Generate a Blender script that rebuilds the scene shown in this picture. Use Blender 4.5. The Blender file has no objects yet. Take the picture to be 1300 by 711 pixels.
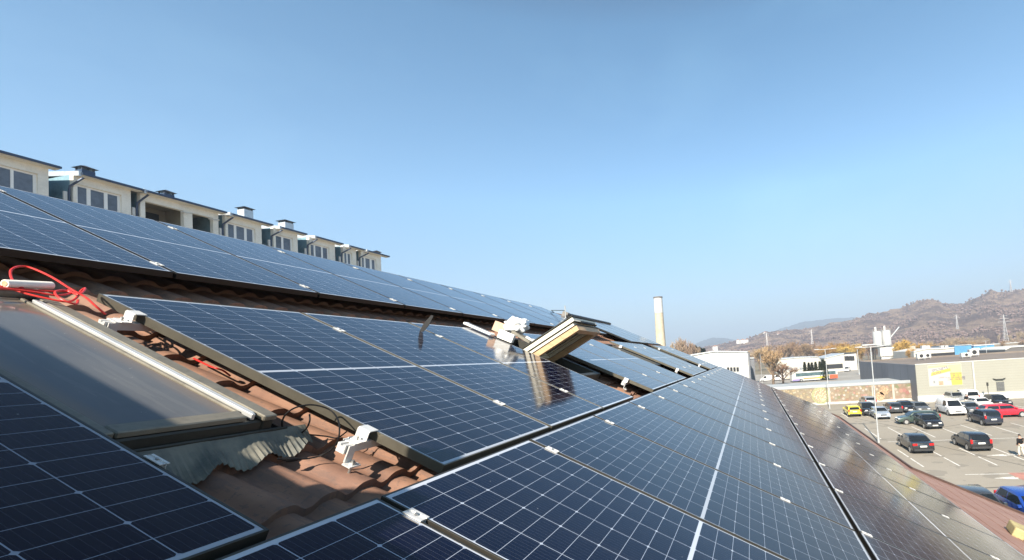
import bpy, bmesh, math, random
from mathutils import Vector, Matrix, noise
rnd = random.Random(7)
S = bpy.context.scene
COL = S.collection
# ------------------------------------------------------------------ camera
F, CX, CY = 582.86, 844.634, 432.658
CAM = Vector((-1.71092, -1.29229, 0.37772))
RW = Matrix(((0.183831, -0.980672, -0.067001), (0.028835, 0.073513, -0.996877), (0.982535, 0.181325, 0.041792)))
cd = bpy.data.cameras.new('camera'); cam = bpy.data.objects.new('camera', cd); COL.objects.link(cam)
cd.sensor_width = 36; cd.sensor_fit = 'HORIZONTAL'; cd.lens = F / 1300 * 36
cd.shift_x = (650 - CX) / 1300; cd.shift_y = (CY - 355.5) / 1300
cd.clip_start = 0.05; cd.clip_end = 30000
mw = Matrix((RW[0], -RW[1], -RW[2])).transposed().to_4x4(); mw.translation = CAM
cam.matrix_world = mw
S.camera = cam
# ------------------------------------------------------------------ sky, sun, exposure
SUN = Vector((-0.795, 0.085, 0.60)).normalized()
EL = math.asin(SUN.z)
wd = bpy.data.worlds.new('World'); S.world = wd; wd.use_nodes = True
nt = wd.node_tree; nt.nodes.clear()
sky = nt.nodes.new('ShaderNodeTexSky'); sky.sky_type = 'NISHITA'; sky.sun_disc = False
sky.sun_elevation = EL; sky.sun_rotation = math.atan2(SUN.x, SUN.y)
sky.air_density = 1.0; sky.dust_density = 1.0; sky.ozone_density = 1.6; sky.altitude = 200
tc = nt.nodes.new('ShaderNodeTexCoord'); mp = nt.nodes.new('ShaderNodeMapping')
mp.inputs['Rotation'].default_value = (0.25, 0.3, 0.5); mp.inputs['Scale'].default_value = (2.2, 3.5, 7.0)
nz = nt.nodes.new('ShaderNodeTexNoise'); nz.inputs['Scale'].default_value = 0.8; nz.inputs['Detail'].default_value = 7
nz.inputs['Roughness'].default_value = 0.55
cr = nt.nodes.new('ShaderNodeValToRGB'); cr.color_ramp.elements[0].position = 0.50; cr.color_ramp.elements[1].position = 1.0
cr.color_ramp.elements[0].color = (0, 0, 0, 1); cr.color_ramp.elements[1].color = (0.07, 0.07, 0.07, 1)
mx = nt.nodes.new('ShaderNodeMix'); mx.data_type = 'RGBA'; mx.inputs[7].default_value = (9.5, 9.8, 10.2, 1)
tn = nt.nodes.new('ShaderNodeMix'); tn.data_type = 'RGBA'; tn.blend_type = 'MULTIPLY'; tn.inputs[0].default_value = 1; tn.inputs[7].default_value = (0.79, 1.0, 1.05, 1)
bg = nt.nodes.new('ShaderNodeBackground'); bg.inputs['Strength'].default_value = 0.072
wo = nt.nodes.new('ShaderNodeOutputWorld')
L_ = nt.links.new
L_(tc.outputs['Generated'], mp.inputs['Vector']); L_(mp.outputs[0], nz.inputs['Vector']); L_(nz.outputs['Fac'], cr.inputs['Fac'])
L_(cr.outputs['Color'], mx.inputs[0]); L_(sky.outputs[0], mx.inputs[6]); sx_ = nt.nodes.new('ShaderNodeSeparateXYZ'); L_(tc.outputs['Generated'], sx_.inputs[0])
er = nt.nodes.new('ShaderNodeValToRGB'); e_ = er.color_ramp.elements; e_.new(.12); e_.new(.3); e_.new(.6); e_.new(.7)
for q_, (p_, c_) in zip(e_, ((0.0, (.70, .68, .72)), (.12, (.98, 1.06, 1.06)), (.33, (1.26, 1.68, 1.70)), (.60, (.78, 1.36, 1.46)), (.70, (.30, .56, .70)), (.86, (.12, .26, .36)))): q_.position = p_; q_.color = (*c_, 1)
L_(sx_.outputs[2], er.inputs[0]); L_(er.outputs[0], tn.inputs[7]); L_(mx.outputs[2], tn.inputs[6]); L_(tn.outputs[2], bg.inputs[0]); L_(bg.outputs[0], wo.inputs[0])
sd = bpy.data.lights.new('sun', 'SUN'); sd.energy = 5.0; sd.angle = math.radians(0.55); sd.color = (1.0, 0.90, 0.755)
so = bpy.data.objects.new('sun', sd); COL.objects.link(so); so.location = SUN * 60
so.rotation_euler = (-SUN).to_track_quat('-Z', 'Y').to_euler()
vs = S.view_settings; vs.view_transform = 'Standard'; vs.look = 'None'; vs.exposure = 1.08; vs.gamma = 1; vs.use_curve_mapping = False
HAZE = 4.2e-4
ZG = -9.2            # ground level; the origin is the lower near corner of the first panel of the second row

# ------------------------------------------------------------------ geometry helpers
def ray(x, y): return RW.transposed() @ Vector(((x - CX) / F, (y - CY) / F, 1))
def onz(x, y, z=ZG): d = ray(x, y); return CAM + d * ((z - CAM.z) / d.z)
def onx(x, y, X): d = ray(x, y); return CAM + d * ((X - CAM.x) / d.x)
def ony(x, y, Y): d = ray(x, y); return CAM + d * ((Y - CAM.y) / d.y)
AR = math.radians(25.5); ca, sa = math.cos(AR), math.sin(AR)
def roof(u, v, w): return Vector((u, -(v * ca + w * sa), -v * sa + w * ca))   # roof plane: u along the eave, v downslope, w off the panels
RN = Vector((0, -sa, ca))
def onroof(x, y, w): d = ray(x, y); return CAM + d * ((w - CAM.dot(RN)) / d.dot(RN))
def uvw(p): return (p.x, -(p.y * ca + p.z * sa), p.dot(RN))

class MB:
    def __init__(s): s.v = []; s.f = []
    def add(s, vs, fs):
        o = len(s.v); s.v += [tuple(p) for p in vs]; s.f += [tuple(i + o for i in f) for f in fs]; return s
    def hexa(s, p): return s.add(p, [(0, 3, 2, 1), (4, 5, 6, 7), (0, 1, 5, 4), (1, 2, 6, 5), (2, 3, 7, 6), (3, 0, 4, 7)])
    def box(s, x0, x1, y0, y1, z0, z1):
        return s.hexa([(x0, y0, z0), (x1, y0, z0), (x1, y1, z0), (x0, y1, z0), (x0, y0, z1), (x1, y0, z1), (x1, y1, z1), (x0, y1, z1)])
    def prism(s, poly, axis, a, b):
        f = {'x': lambda p, t: (t, p[0], p[1]), 'y': lambda p, t: (p[0], t, p[1]), 'z': lambda p, t: (p[0], p[1], t)}[axis]
        n = len(poly); s.add([f(p, a) for p in poly] + [f(p, b) for p in poly],
            [tuple(range(n))[::-1], tuple(range(n, 2 * n))] + [(i, (i + 1) % n, n + (i + 1) % n, n + i) for i in range(n)]); return s
    def tube(s, pts, r, n=6, caps=True):
        pts = [Vector(p) for p in pts]; rr = r if isinstance(r, (list, tuple)) else [r] * len(pts)
        vs = []; prev = None
        for i, p in enumerate(pts):
            t = (pts[min(i + 1, len(pts) - 1)] - pts[max(i - 1, 0)])
            if t.length < 1e-9: t = Vector((0, 0, 1))
            t.normalize()
            if prev is None: a = t.orthogonal().normalized()
            else:
                a = prev - t * prev.dot(t)
                a = a.normalized() if a.length > 1e-6 else t.orthogonal().normalized()
            prev = a; b = t.cross(a)
            vs += [p + (a * math.cos(2 * math.pi * k / n) + b * math.sin(2 * math.pi * k / n)) * rr[i] for k in range(n)]
        fs = []
        for i in range(len(pts) - 1):
            for k in range(n):
                fs.append((i * n + k, i * n + (k + 1) % n, (i + 1) * n + (k + 1) % n, (i + 1) * n + k))
        if caps: fs += [tuple(range(n))[::-1], tuple(range((len(pts) - 1) * n, len(pts) * n))]
        return s.add(vs, fs)
    def ring(s, x0, x1, y0, y1, z0, z1, b):       # rectangular frame of four butted bars
        s.box(x0, x1, y0, y0 + b, z0, z1).box(x0, x1, y1 - b, y1, z0, z1)
        return s.box(x0, x0 + b, y0 + b, y1 - b, z0, z1).box(x1 - b, x1, y0 + b, y1 - b, z0, z1)
    def mesh(s, name, bevel=0, seg=1, smooth=False, merge=False):
        me = bpy.data.meshes.new(name); me.from_pydata(s.v, [], s.f)
        bm = bmesh.new(); bm.from_mesh(me)
        if merge: bmesh.ops.remove_doubles(bm, verts=bm.verts, dist=1e-5)
        bmesh.ops.recalc_face_normals(bm, faces=bm.faces)
        if bevel:
            ed = [e for e in bm.edges if e.is_manifold and e.calc_face_angle(0) > 0.5]
            bmesh.ops.bevel(bm, geom=ed, offset=bevel, segments=seg, affect='EDGES', profile=0.5, clamp_overlap=True)
        bm.to_mesh(me); bm.free()
        if smooth:
            me.polygons.foreach_set('use_smooth', [True] * len(me.polygons))
            try: me.set_sharp_from_angle(angle=0.7)
            except Exception: pass
        return me

def ob(name, mb, m, parent=None, loc=None, rot=None, **k):
    me = mb if isinstance(mb, bpy.types.Mesh) else mb.mesh(name, **k)
    o = bpy.data.objects.new(name, me); COL.objects.link(o)
    if m and not me.materials: me.materials.append(m)
    if parent: o.parent = parent
    if loc is not None: o.location = loc
    if rot is not None: o.rotation_euler = rot
    return o
def tag(o, label, cat, group=None):
    o['label'] = label; o['category'] = cat
    if group: o['group'] = group
    return o
def thing(name, label, cat, loc=(0, 0, 0), rot=(0, 0, 0), group=None):
    o = bpy.data.objects.new(name, None); COL.objects.link(o); o.empty_display_size = 0.2
    o.location = loc; o.rotation_euler = rot
    return tag(o, label, cat, group)
def struct(name, mb, m, kind='structure', **k):
    o = ob(name, mb, m, **k); o['kind'] = kind; return o
def rthing(name, label, cat, u, v, w, group=None): return thing(name, label, cat, roof(u, v, w), (AR, 0, 0), group)   # local x=u, y=upslope, z=off the roof
ORD = ['nearest', 'second', 'third', 'fourth', 'fifth', 'sixth', 'seventh', 'eighth', 'ninth', 'tenth', 'eleventh', 'twelfth', 'thirteenth',
       'fourteenth', 'fifteenth', 'sixteenth', 'seventeenth', 'eighteenth', 'nineteenth', 'twentieth']
def copy_thing(src, label, loc, group=None, rot=None, scale=None):
    def rec(o, par):
        c = o.copy(); COL.objects.link(c); c.parent = par
        for ch in o.children: rec(ch, c)
        return c
    c = rec(src, None); c.location = loc; c['label'] = label
    if group: c['group'] = group
    if rot: c.rotation_euler = rot
    if scale: c.scale = scale
    return c

# ------------------------------------------------------------------ materials
class NB:
    def __init__(s, name):
        s.m = bpy.data.materials.new(name); s.m.use_nodes = True; s.t = s.m.node_tree
        s.p = s.t.nodes['Principled BSDF']; s.out = s.t.nodes['Material Output']
    def n(s, ty, **k):
        x = s.t.nodes.new(ty)
        for a, b in k.items(): setattr(x, a, b)
        return x
    def L(s, a, b): s.t.links.new(a, b)
    def M(s, op, a, b=None, c=None):
        x = s.n('ShaderNodeMath', operation=op)
        for i, q in enumerate((a, b, c)):
            if q is None: continue
            if isinstance(q, (int, float)): x.inputs[i].default_value = q
            else: s.L(q, x.inputs[i])
        return x.outputs[0]
    def coord(s, kind='Object', scale=(1, 1, 1)):
        t = s.n('ShaderNodeTexCoord'); mp = s.n('ShaderNodeMapping'); mp.inputs['Scale'].default_value = scale
        s.L(t.outputs[kind], mp.inputs[0]); return mp.outputs[0]
    def noise(s, co, scale, detail=4, rough=0.55):
        x = s.n('ShaderNodeTexNoise'); x.inputs['Scale'].default_value = scale; x.inputs['Detail'].default_value = detail
        x.inputs['Roughness'].default_value = rough; s.L(co, x.inputs['Vector']); return x.outputs['Fac']
    def ramp(s, fac, stops):
        x = s.n('ShaderNodeValToRGB'); e = x.color_ramp.elements
        while len(e) < len(stops): e.new(0.5)
        for i, (p, c) in enumerate(stops): e[i].position = p; e[i].color = (*c, 1) if len(c) == 3 else c
        s.L(fac, x.inputs[0]); return x.outputs[0]
    def mix(s, fac, a, b, blend='MIX'):
        x = s.n('ShaderNodeMix', data_type='RGBA', blend_type=blend)
        for sock, q in ((x.inputs[0], fac), (x.inputs[6], a), (x.inputs[7], b)):
            if isinstance(q, (int, float)): sock.default_value = q
            elif isinstance(q, tuple): sock.default_value = (*q, 1)
            else: s.L(q, sock)
        return x.outputs[2]
    def bump(s, h, strength=0.3, dist=0.02):
        b = s.n('ShaderNodeBump'); b.inputs['Strength'].default_value = strength; b.inputs['Distance'].default_value = dist
        s.L(h, b.inputs['Height']); s.L(b.outputs[0], s.p.inputs['Normal'])
    def set(s, **k):
        for a, q in k.items():
            sock = s.p.inputs[a.replace('_', ' ')]
            if isinstance(q, (int, float)): sock.default_value = q
            elif isinstance(q, tuple): sock.default_value = (*q, 1) if len(q) == 3 else q
            else: s.L(q, sock)
        return s
MATS = {}
def mat(name, c, rough=0.6, metal=0.0, var=0.25, scale=6.0, bump=0.0, coat=0.0, c2=None, stretch=(1, 1, 1), spec=0.5):
    """plain painted / mineral surface with a second tone and fine grain"""
    if name in MATS: return MATS[name]
    b = NB(name); co = b.coord('Object', stretch)
    f = b.noise(co, scale, 6, 0.6); g = b.noise(co, scale * 7.3, 4, 0.6)
    lo = c2 or tuple(x * (1 - var) for x in c); hi = tuple(min(1, x * (1 + var * 0.5)) for x in c)
    colr = b.ramp(b.M('ADD', b.M('MULTIPLY', f, 0.7), b.M('MULTIPLY', g, 0.3)), [(0.34, lo), (0.52, c), (0.7, hi)])
    b.set(Base_Color=colr, Metallic=metal, Specular_IOR_Level=spec)
    b.set(Roughness=b.M('ADD', b.M('MULTIPLY', f, 0.16), rough - 0.08))
    if coat: b.set(Coat_Weight=coat, Coat_Roughness=0.05)
    if bump: b.bump(g, bump, 0.01)
    MATS[name] = b.m; return b.m

PW, PL, PITCH = 1.038, 2.094, 1.058
def panel_glass():
    b = NB('solar_glass'); t = b.n('ShaderNodeTexCoord'); sp = b.n('ShaderNodeSeparateXYZ'); b.L(t.outputs['Object'], sp.inputs[0])
    x = sp.outputs[0]; y = b.M('ADD', sp.outputs[1], PL / 2)          # 0..PL from the lower edge
    x = b.M('ADD', x, PW / 2)
    mx, my, mid = 0.0135, 0.024, 0.019
    px = (PW - 2 * mx) / 6; py = (PL - 2 * my - mid) / 24
    cx_ = b.M('DIVIDE', b.M('SUBTRACT', x, mx), px)
    fx = b.M('MULTIPLY', b.M('SUBTRACT', 0.5, b.M('ABSOLUTE', b.M('SUBTRACT', b.M('FRACT', cx_), 0.5))), px)   # metres from a column gap
    yy = b.M('ABSOLUTE', b.M('SUBTRACT', y, PL / 2))                   # mirrored halves
    cy_ = b.M('DIVIDE', b.M('SUBTRACT', yy, mid / 2), py)
    fy = b.M('MULTIPLY', b.M('SUBTRACT', 0.5, b.M('ABSOLUTE', b.M('SUBTRACT', b.M('FRACT', cy_), 0.5))), py)
    fy2 = b.M('MULTIPLY', b.M('SUBTRACT', 0.5, b.M('ABSOLUTE', b.M('SUBTRACT', b.M('FRACT', b.M('MULTIPLY', cy_, 0.5)), 0.5))), py * 2)
    col = b.M('LESS_THAN', fx, 0.0013); row = b.M('LESS_THAN', fy, 0.0009)
    dia = b.M('LESS_THAN', b.M('ADD', fx, fy2), 0.0085)
    out = b.M('MAXIMUM', b.M('LESS_THAN', cx_, 0.0), b.M('GREATER_THAN', cx_, 6.0))
    out = b.M('MAXIMUM', out, b.M('MAXIMUM', b.M('LESS_THAN', cy_, 0.0), b.M('GREATER_THAN', cy_, 12.0)))
    white = b.M('MAXIMUM', b.M('MAXIMUM', col, row), b.M('MAXIMUM', dia, out))
    bb = b.M('MULTIPLY', b.M('SUBTRACT', 0.5, b.M('ABSOLUTE', b.M('SUBTRACT', b.M('FRACT', b.M('MULTIPLY', cx_, 9.0)), 0.5))), px / 9)
    bb = b.M('LESS_THAN', b.M('ABSOLUTE', b.M('SUBTRACT', bb, px / 18)), 0.00035)
    nzz = b.noise(t.outputs['Object'], 2.2, 5, 0.6)
    oi = b.n('ShaderNodeObjectInfo')
    cell = b.mix(nzz, (0.0009, 0.0015, 0.010), (0.0018, 0.0028, 0.018))
    cell = b.mix(b.M('MULTIPLY', bb, 0.3), cell, (0.20, 0.21, 0.24))
    cc = b.mix(white, cell, b.mix(out, (0.35, 0.39, 0.47), (0.45, 0.48, 0.54)))
    dust = b.noise(t.outputs['Object'], 5.0, 8, 0.7)
    cc = b.mix(b.M('MULTIPLY', b.M('SUBTRACT', dust, 0.35), 0.016), cc, (0.35, 0.32, 0.28))
    tin = b.M('ADD', 0.8, b.M('MULTIPLY', oi.outputs['Random'], 0.45)); hv = b.n('ShaderNodeHueSaturation'); b.L(cc, hv.inputs['Color']); b.L(tin, hv.inputs['Value']); cc = hv.outputs[0]
    wob = b.n('ShaderNodeVectorMath', operation='ADD'); b.L(t.outputs['Object'], wob.inputs[0]); cxyz = b.n('ShaderNodeCombineXYZ'); b.L(b.M('MULTIPLY', oi.outputs['Random'], 40.0), cxyz.inputs[0]); b.L(cxyz.outputs[0], wob.inputs[1])
    mpp = b.n('ShaderNodeMapping'); mpp.inputs['Scale'].default_value = (14, .9, 1); b.L(wob.outputs[0], mpp.inputs[0]); stk = b.noise(mpp.outputs[0], 1.0, 5, .6)
    cc = b.mix(b.M('MULTIPLY', b.M('MAXIMUM', b.M('SUBTRACT', stk, .52), 0.0), 0.10), cc, (0.40, 0.37, 0.33))
    spk = b.n('ShaderNodeTexVoronoi'); spk.inputs['Scale'].default_value = 9.0; b.L(wob.outputs[0], spk.inputs['Vector'])
    cc = b.mix(b.M('MULTIPLY', b.M('LESS_THAN', spk.outputs['Distance'], .022), .5), cc, (0.5, 0.48, 0.44))
    b.set(Base_Color=cc, IOR=1.42, Specular_IOR_Level=0.5)
    b.set(Roughness=b.M('ADD', b.M('ADD', b.M('MULTIPLY', dust, 0.07), b.M('MULTIPLY', stk, 0.05)), 0.04))
    return b.m
M_GLASS = panel_glass()
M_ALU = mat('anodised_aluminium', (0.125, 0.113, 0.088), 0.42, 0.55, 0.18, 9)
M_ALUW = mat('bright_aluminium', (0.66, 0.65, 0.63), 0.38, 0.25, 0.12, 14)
M_STEEL = mat('galvanised_steel', (0.45, 0.45, 0.44), 0.4, 0.8, 0.3, 20)
M_BLACK = mat('black_plastic', (0.009, 0.009, 0.010), 0.55, 0, 0.3, 30, spec=.2)
M_RED = mat('red_cable_jacket', (0.55, 0.028, 0.022), 0.42, 0, 0.25, 25)
M_WHITE = mat('white_paint', (0.60, 0.59, 0.56), 0.6, 0, 0.14, 0.9)
M_CREAM = mat('cream_render', (0.84, 0.80, 0.71), 0.85, 0, 0.16, 1.2)
M_PVC = mat('white_window_frame', (0.78, 0.78, 0.76), 0.4, 0, 0.08, 3)
M_WGLASS = mat('window_pane', (0.035, 0.05, 0.075), 0.06, 0, 0.4, 0.5)
M_DARK = mat('dark_opening', (0.02, 0.02, 0.022), 0.8, 0, 0.3, 2)
M_BLUEMETAL = mat('dark_blue_sheet_metal', (0.05, 0.075, 0.13), 0.4, 0.3, 0.35, 2.0)
M_TEAL = mat('weathered_teal_sheet', (0.22, 0.36, 0.43), 0.5, 0.1, 0.5, 1.1, c2=(0.12, 0.21, 0.27))
M_ZINC = mat('zinc_sheet', (0.62, 0.63, 0.63), 0.38, 0.5, 0.2, 3)
M_CLAD = mat('roof_window_cladding', (0.20, 0.182, 0.145), 0.5, 0.3, 0.3, 9)
M_CLADD = mat('dark_window_cladding', (0.036, 0.035, 0.029), 0.55, 0.2, 0.35, 9)
M_WOOD = mat('varnished_pine', (0.50, 0.33, 0.18), 0.5, 0, 0.25, 4, stretch=(1, 1, 9))
M_PINEW = mat('white_painted_pine', (0.66, 0.60, 0.48), 0.5, 0, 0.12, 5)

def tile_mat():
    b = NB('clay_roof_tile'); co = b.coord('Object'); f = b.noise(co, 3.1, 6, 0.6); g = b.noise(co, 38, 5, 0.65)
    sp = b.n('ShaderNodeSeparateXYZ'); b.L(co, sp.inputs[0])
    wn = b.n('ShaderNodeTexWhiteNoise', noise_dimensions='2D'); cb = b.n('ShaderNodeCombineXYZ')
    b.L(b.M('FLOOR', b.M('DIVIDE', b.M('ADD', sp.outputs[0], 0.324), 0.168)), cb.inputs[0])
    b.L(b.M('FLOOR', b.M('DIVIDE', b.M('SUBTRACT', sp.outputs[1], 0.24), 0.35)), cb.inputs[1]); b.L(cb.outputs[0], wn.inputs['Vector'])
    base = b.ramp(f, [(0.3, (0.14, 0.076, 0.055)), (0.5, (0.265, 0.140, 0.088)), (0.72, (0.37, 0.21, 0.135))])
    base = b.mix(b.M('MULTIPLY', wn.outputs['Value'], 0.35), base, (0.17, 0.10, 0.082))
    base = b.mix(b.M('MULTIPLY', b.M('GREATER_THAN', g, 0.60), 0.45), base, (0.11, 0.08, 0.07))
    gr = b.noise(b.coord('Object', (9, 1.2, 1)), 2.6, 6, .7); base = b.mix(b.M('MULTIPLY', b.M('GREATER_THAN', gr, .56), .4), base, (0.13, 0.085, 0.07))
    b.set(Base_Color=base, Roughness=0.78); b.bump(g, 0.25, 0.006); return b.m
M_TILE = tile_mat()

# ------------------------------------------------------------------ ground, car park, road markings, hills
def asphalt_mat():
    b = NB('worn_asphalt'); co = b.coord('Object'); f = b.noise(co, 0.07, 6, 0.6); g = b.noise(co, 1.7, 6, 0.65); h = b.noise(co, 0.55, 3, 0.5)
    k = b.ramp(f, [(0.3, (0.255, 0.228, 0.186)), (0.55, (0.305, 0.272, 0.222)), (0.75, (0.335, 0.30, 0.25))])
    k = b.mix(b.M('MULTIPLY', b.M('GREATER_THAN', h, 0.60), 0.45), k, (0.16, 0.145, 0.122))
    k = b.mix(b.M('MULTIPLY', g, 0.35), k, (0.19, 0.17, 0.143))
    # long tar seams
    w = b.n('ShaderNodeTexVoronoi', feature='DISTANCE_TO_EDGE'); w.inputs['Scale'].default_value = 0.055; b.L(co, w.inputs['Vector'])
    k = b.mix(b.M('MULTIPLY', b.M('LESS_THAN', w.outputs['Distance'], 0.0035), 0.75), k, (0.05, 0.046, 0.042))
    b.set(Base_Color=k, Roughness=0.9); b.bump(g, 0.15, 0.01); return b.m
b = NB('dry_winter_grass'); co = b.coord('Object'); f = b.noise(co, 0.012, 7, 0.6); g = b.noise(co, 0.2, 5, 0.6)
b.set(Base_Color=b.ramp(b.M('ADD', b.M('MULTIPLY', f, .7), b.M('MULTIPLY', g, .3)), [(0.35, (0.12, 0.10, 0.065)), (0.55, (0.20, 0.165, 0.105)), (0.7, (0.25, 0.22, 0.16))]), Roughness=0.95)
M_GRASS = b.m
gm = MB(); gm.add([(-9000, -9000, ZG - .004), (9000, -9000, ZG - .004), (9000, 9000, ZG - .004), (-9000, 9000, ZG - .004)], [(0, 1, 2, 3)])
struct('ground', gm, M_GRASS)
gm = MB(); gm.add([(-40, -90, ZG), (84, -90, ZG), (84, 20, ZG), (-40, 20, ZG)], [(0, 1, 2, 3)])
struct('car_park', gm, asphalt_mat())
gm = MB(); gm.add([(95.5, -27, ZG), (215, -60, ZG), (215, 90, ZG), (95.5, 90, ZG)], [(0, 1, 2, 3)])
struct('service_yard', gm, mat('yard_concrete', (0.30, 0.28, 0.25), 0.9, 0, 0.3, 0.08, 0.1))
b = NB('worn_white_road_paint'); co = b.coord('Object'); f = b.noise(co, 5, 5, 0.7)
b.set(Base_Color=b.ramp(f, [(0.33, (0.30, 0.27, 0.23)), (0.5, (0.66, 0.64, 0.60)), (0.7, (0.76, 0.74, 0.70))]), Roughness=0.8)
M_ROADPAINT = b.m
mk = MB()
def line(x0, x1, y0, y1): mk.add([(x0, y0, ZG + .004), (x1, y0, ZG + .004), (x1, y1, ZG + .004), (x0, y1, ZG + .004)], [(0, 1, 2, 3)])
YS = [onz(1040 + 330 / 3.077, 480 + 296 / 3.077).y, onz(1040 + 690 / 3.077, 480 + 338 / 3.077).y]
y0 = YS[0]; st = (YS[1] - YS[0]) / 2
def stalls(xa, xb, ks, gap=0.55):
    for k in ks:
        y = y0 + st * k; xm = (xa + xb) / 2
        line(xa, xm - gap / 2, y - .06, y + .06); line(xm + gap / 2, xb, y - .06, y + .06)
P0 = onz(1040 + 410 / 3.077, 480 + 347 / 3.077).x; P1 = onz(1040 + 305 / 3.077, 480 + 282 / 3.077).x
stalls(P0, P1 + .2, range(-3, 8))
P2 = onz(1040 + 340 / 3.077, 480 + 235 / 3.077).x; P3 = onz(1040 + 268 / 3.077, 480 + 193 / 3.077).x
stalls(P2, P3, range(-3, 9), 0.0)
stalls(P3 + 9.4, P3 + 14.4, range(-3, 12), 0.0)
a = onz(1040 + 570 / 3.077, 480 + 377 / 3.077); c = onz(1040 + 760 / 3.077, 480 + 373 / 3.077); line(a.x - .06, a.x + .06, c.y, a.y)
a = onz(1255, 557); line(a.x - .06, a.x + .06, a.y - 9, a.y + 9)
# direction arrows on the lane
for ax, ay, dx in ((onz(1277, 607).x, onz(1280, 607).y, 1), (onz(1268, 578).x, onz(1272, 580).y, -1)):
    mk.add([(ax, ay + .9, ZG + .004), (ax - .35, ay - .5, ZG + .004), (ax + .35, ay - .5, ZG + .004)], [(0, 1, 2)])
    line(ax - .1, ax + .1, ay - 1.6, ay - .5)
struct('parking_lines', mk, M_ROADPAINT)
gm = MB(); a = onz(1301, 607); gm.add([(a.x - 1.4, a.y - 3, ZG + .008), (a.x + 1.4, a.y - 3, ZG + .008), (a.x + 1.4, a.y + .35, ZG + .008), (a.x - 1.4, a.y + .35, ZG + .008)], [(0, 1, 2, 3)])
struct('red_floor_marking', gm, mat('faded_red_road_paint', (0.42, 0.20, 0.16), 0.85, 0, 0.3, 2))
kb = MB(); kb.box(82.2, 82.9, -27.4, 8, ZG - .05, ZG + .12); kb.box(78.6, 79.5, -90, -27.6, ZG - .05, ZG + .13)
struct('kerb', kb, mat('concrete_kerb', (0.50, 0.48, 0.44), 0.85, 0, 0.25, 1.5), bevel=.02)

def hill_mat(name, wood, tan, mixlo, mixhi):
    b = NB(name); co = b.coord('Object'); f = b.noise(co, 0.006, 9, 0.7); g = b.noise(co, 0.09, 9, 0.9); h = b.noise(co, 0.024, 8, 0.75)
    k = b.M('ADD', b.M('MULTIPLY', f, 0.5), b.M('MULTIPLY', h, 0.5))
    tone = b.ramp(g, [(0.3, tuple(x * .45 for x in wood)), (0.5, wood), (0.68, tuple(x * 1.7 for x in wood))])
    tn = b.ramp(g, [(0.3, tuple(x * .6 for x in tan)), (0.5, tan), (0.7, tuple(x * 1.25 for x in tan))])
    b.set(Base_Color=b.mix(b.ramp(k, [(mixlo, (0, 0, 0)), (mixhi, (1, 1, 1))]), tone, tn), Roughness=1.0, Specular_IOR_Level=0.1)
    b.bump(g, 1.0, 9.0); return b.m
def hill(name, sil, D0, D1, m, nz=12, amp=6.0, ext=None, seed=0.0, D2=None):
    """terrain whose ridge runs along the silhouette sil (pixels) at distance D1, rising from the plain at D0"""
    pts = []
    for i in range(len(sil) - 1):
        (xa, ya), (xb, yb) = sil[i], sil[i + 1]; n = max(1, int(abs(xb - xa) / 2.0))
        pts += [(xa + (xb - xa) * t / n, ya + (yb - ya) * t / n) for t in range(n)]
    pts.append(sil[-1]); vs = []; fs = []; D2 = D2 or D1 * 1.5; rows = nz + 6
    for x, y in pts:
        d = ray(x, y); hd = Vector((d.x, d.y, 0)); ln = hd.length; hd /= ln; top = CAM.z + d.z / ln * D1
        for j in range(rows + 1):
            if j <= nz: t = j / nz; D = D0 + (D1 - D0) * t; z = ZG - 1 + (top - ZG + 1) * (t ** 1.25)
            else: t = (j - nz) / (rows - nz); D = D1 + (D2 - D1) * t; z = top + (ZG - 1 - top) * t ** 1.6
            p = Vector((CAM.x + hd.x * D, CAM.y + hd.y * D, z))
            w = min(1, j / nz) if j <= nz else 1 - t
            nn = noise.fractal(Vector((p.x / 130 + seed, p.y / 130, 0)), 0.9, 2.1, 5)
            k = w * (1 - 0.72 * math.exp(-((j - nz) / 1.6) ** 2))
            p.z += amp * nn * k + 0.28 * amp * w * noise.fractal(Vector((p.x / 22, p.y / 22, seed)), 0.9, 2.0, 4)
            vs.append(p)
    R = rows + 1
    for i in range(len(pts) - 1):
        for j in range(rows): fs.append((i * R + j, (i + 1) * R + j, (i + 1) * R + j + 1, i * R + j + 1))
    mb = MB(); mb.add(vs, fs); return struct(name, mb, m, smooth=True)
hill('far_hills', [(600, 455), (800, 446), (870, 441), (890, 433), (905, 429), (920, 429.5), (935, 431.5), (955, 430.5), (972, 425), (990, 418), (1005, 413), (1022, 408.5), (1040, 406), (1055, 404.5),
     (1075, 403), (1110, 404), (1180, 400), (1300, 395), (1500, 385)], 2000, 3700, hill_mat('far_hill_cover', (0.075, 0.066, 0.05), (0.15, 0.12, 0.085), .5, .62), 10, 16, seed=3.3)
hill('wooded_hill', [(700, 449), (840, 446), (890, 441), (915, 436), (930, 433.5), (945, 431), (958, 427), (972, 424.5), (990, 422.5), (1010, 420.5), (1022, 418), (1036, 413.5), (1050, 410), (1062, 408), (1077, 407.3),
     (1090, 403.5), (1104, 400.5), (1118, 398), (1130, 394.5), (1141, 393), (1150, 390), (1158, 386), (1166, 383.5), (1176, 382), (1188, 382.5), (1197, 386), (1206, 387.2), (1216, 386.8), (1225, 386), (1236, 380),
     (1246, 376), (1254, 371), (1262, 369.5), (1268, 370.5), (1276, 369.8), (1290, 368), (1300, 367.4), (1320, 364), (1360, 362), (1430, 372), (1600, 368), (1900, 352), (2600, 330)], 520, 1150,
     hill_mat('wooded_hill_cover', (0.18, 0.122, 0.108), (0.42, 0.295, 0.215), .47, .56), 30, 17, seed=1.1)
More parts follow.
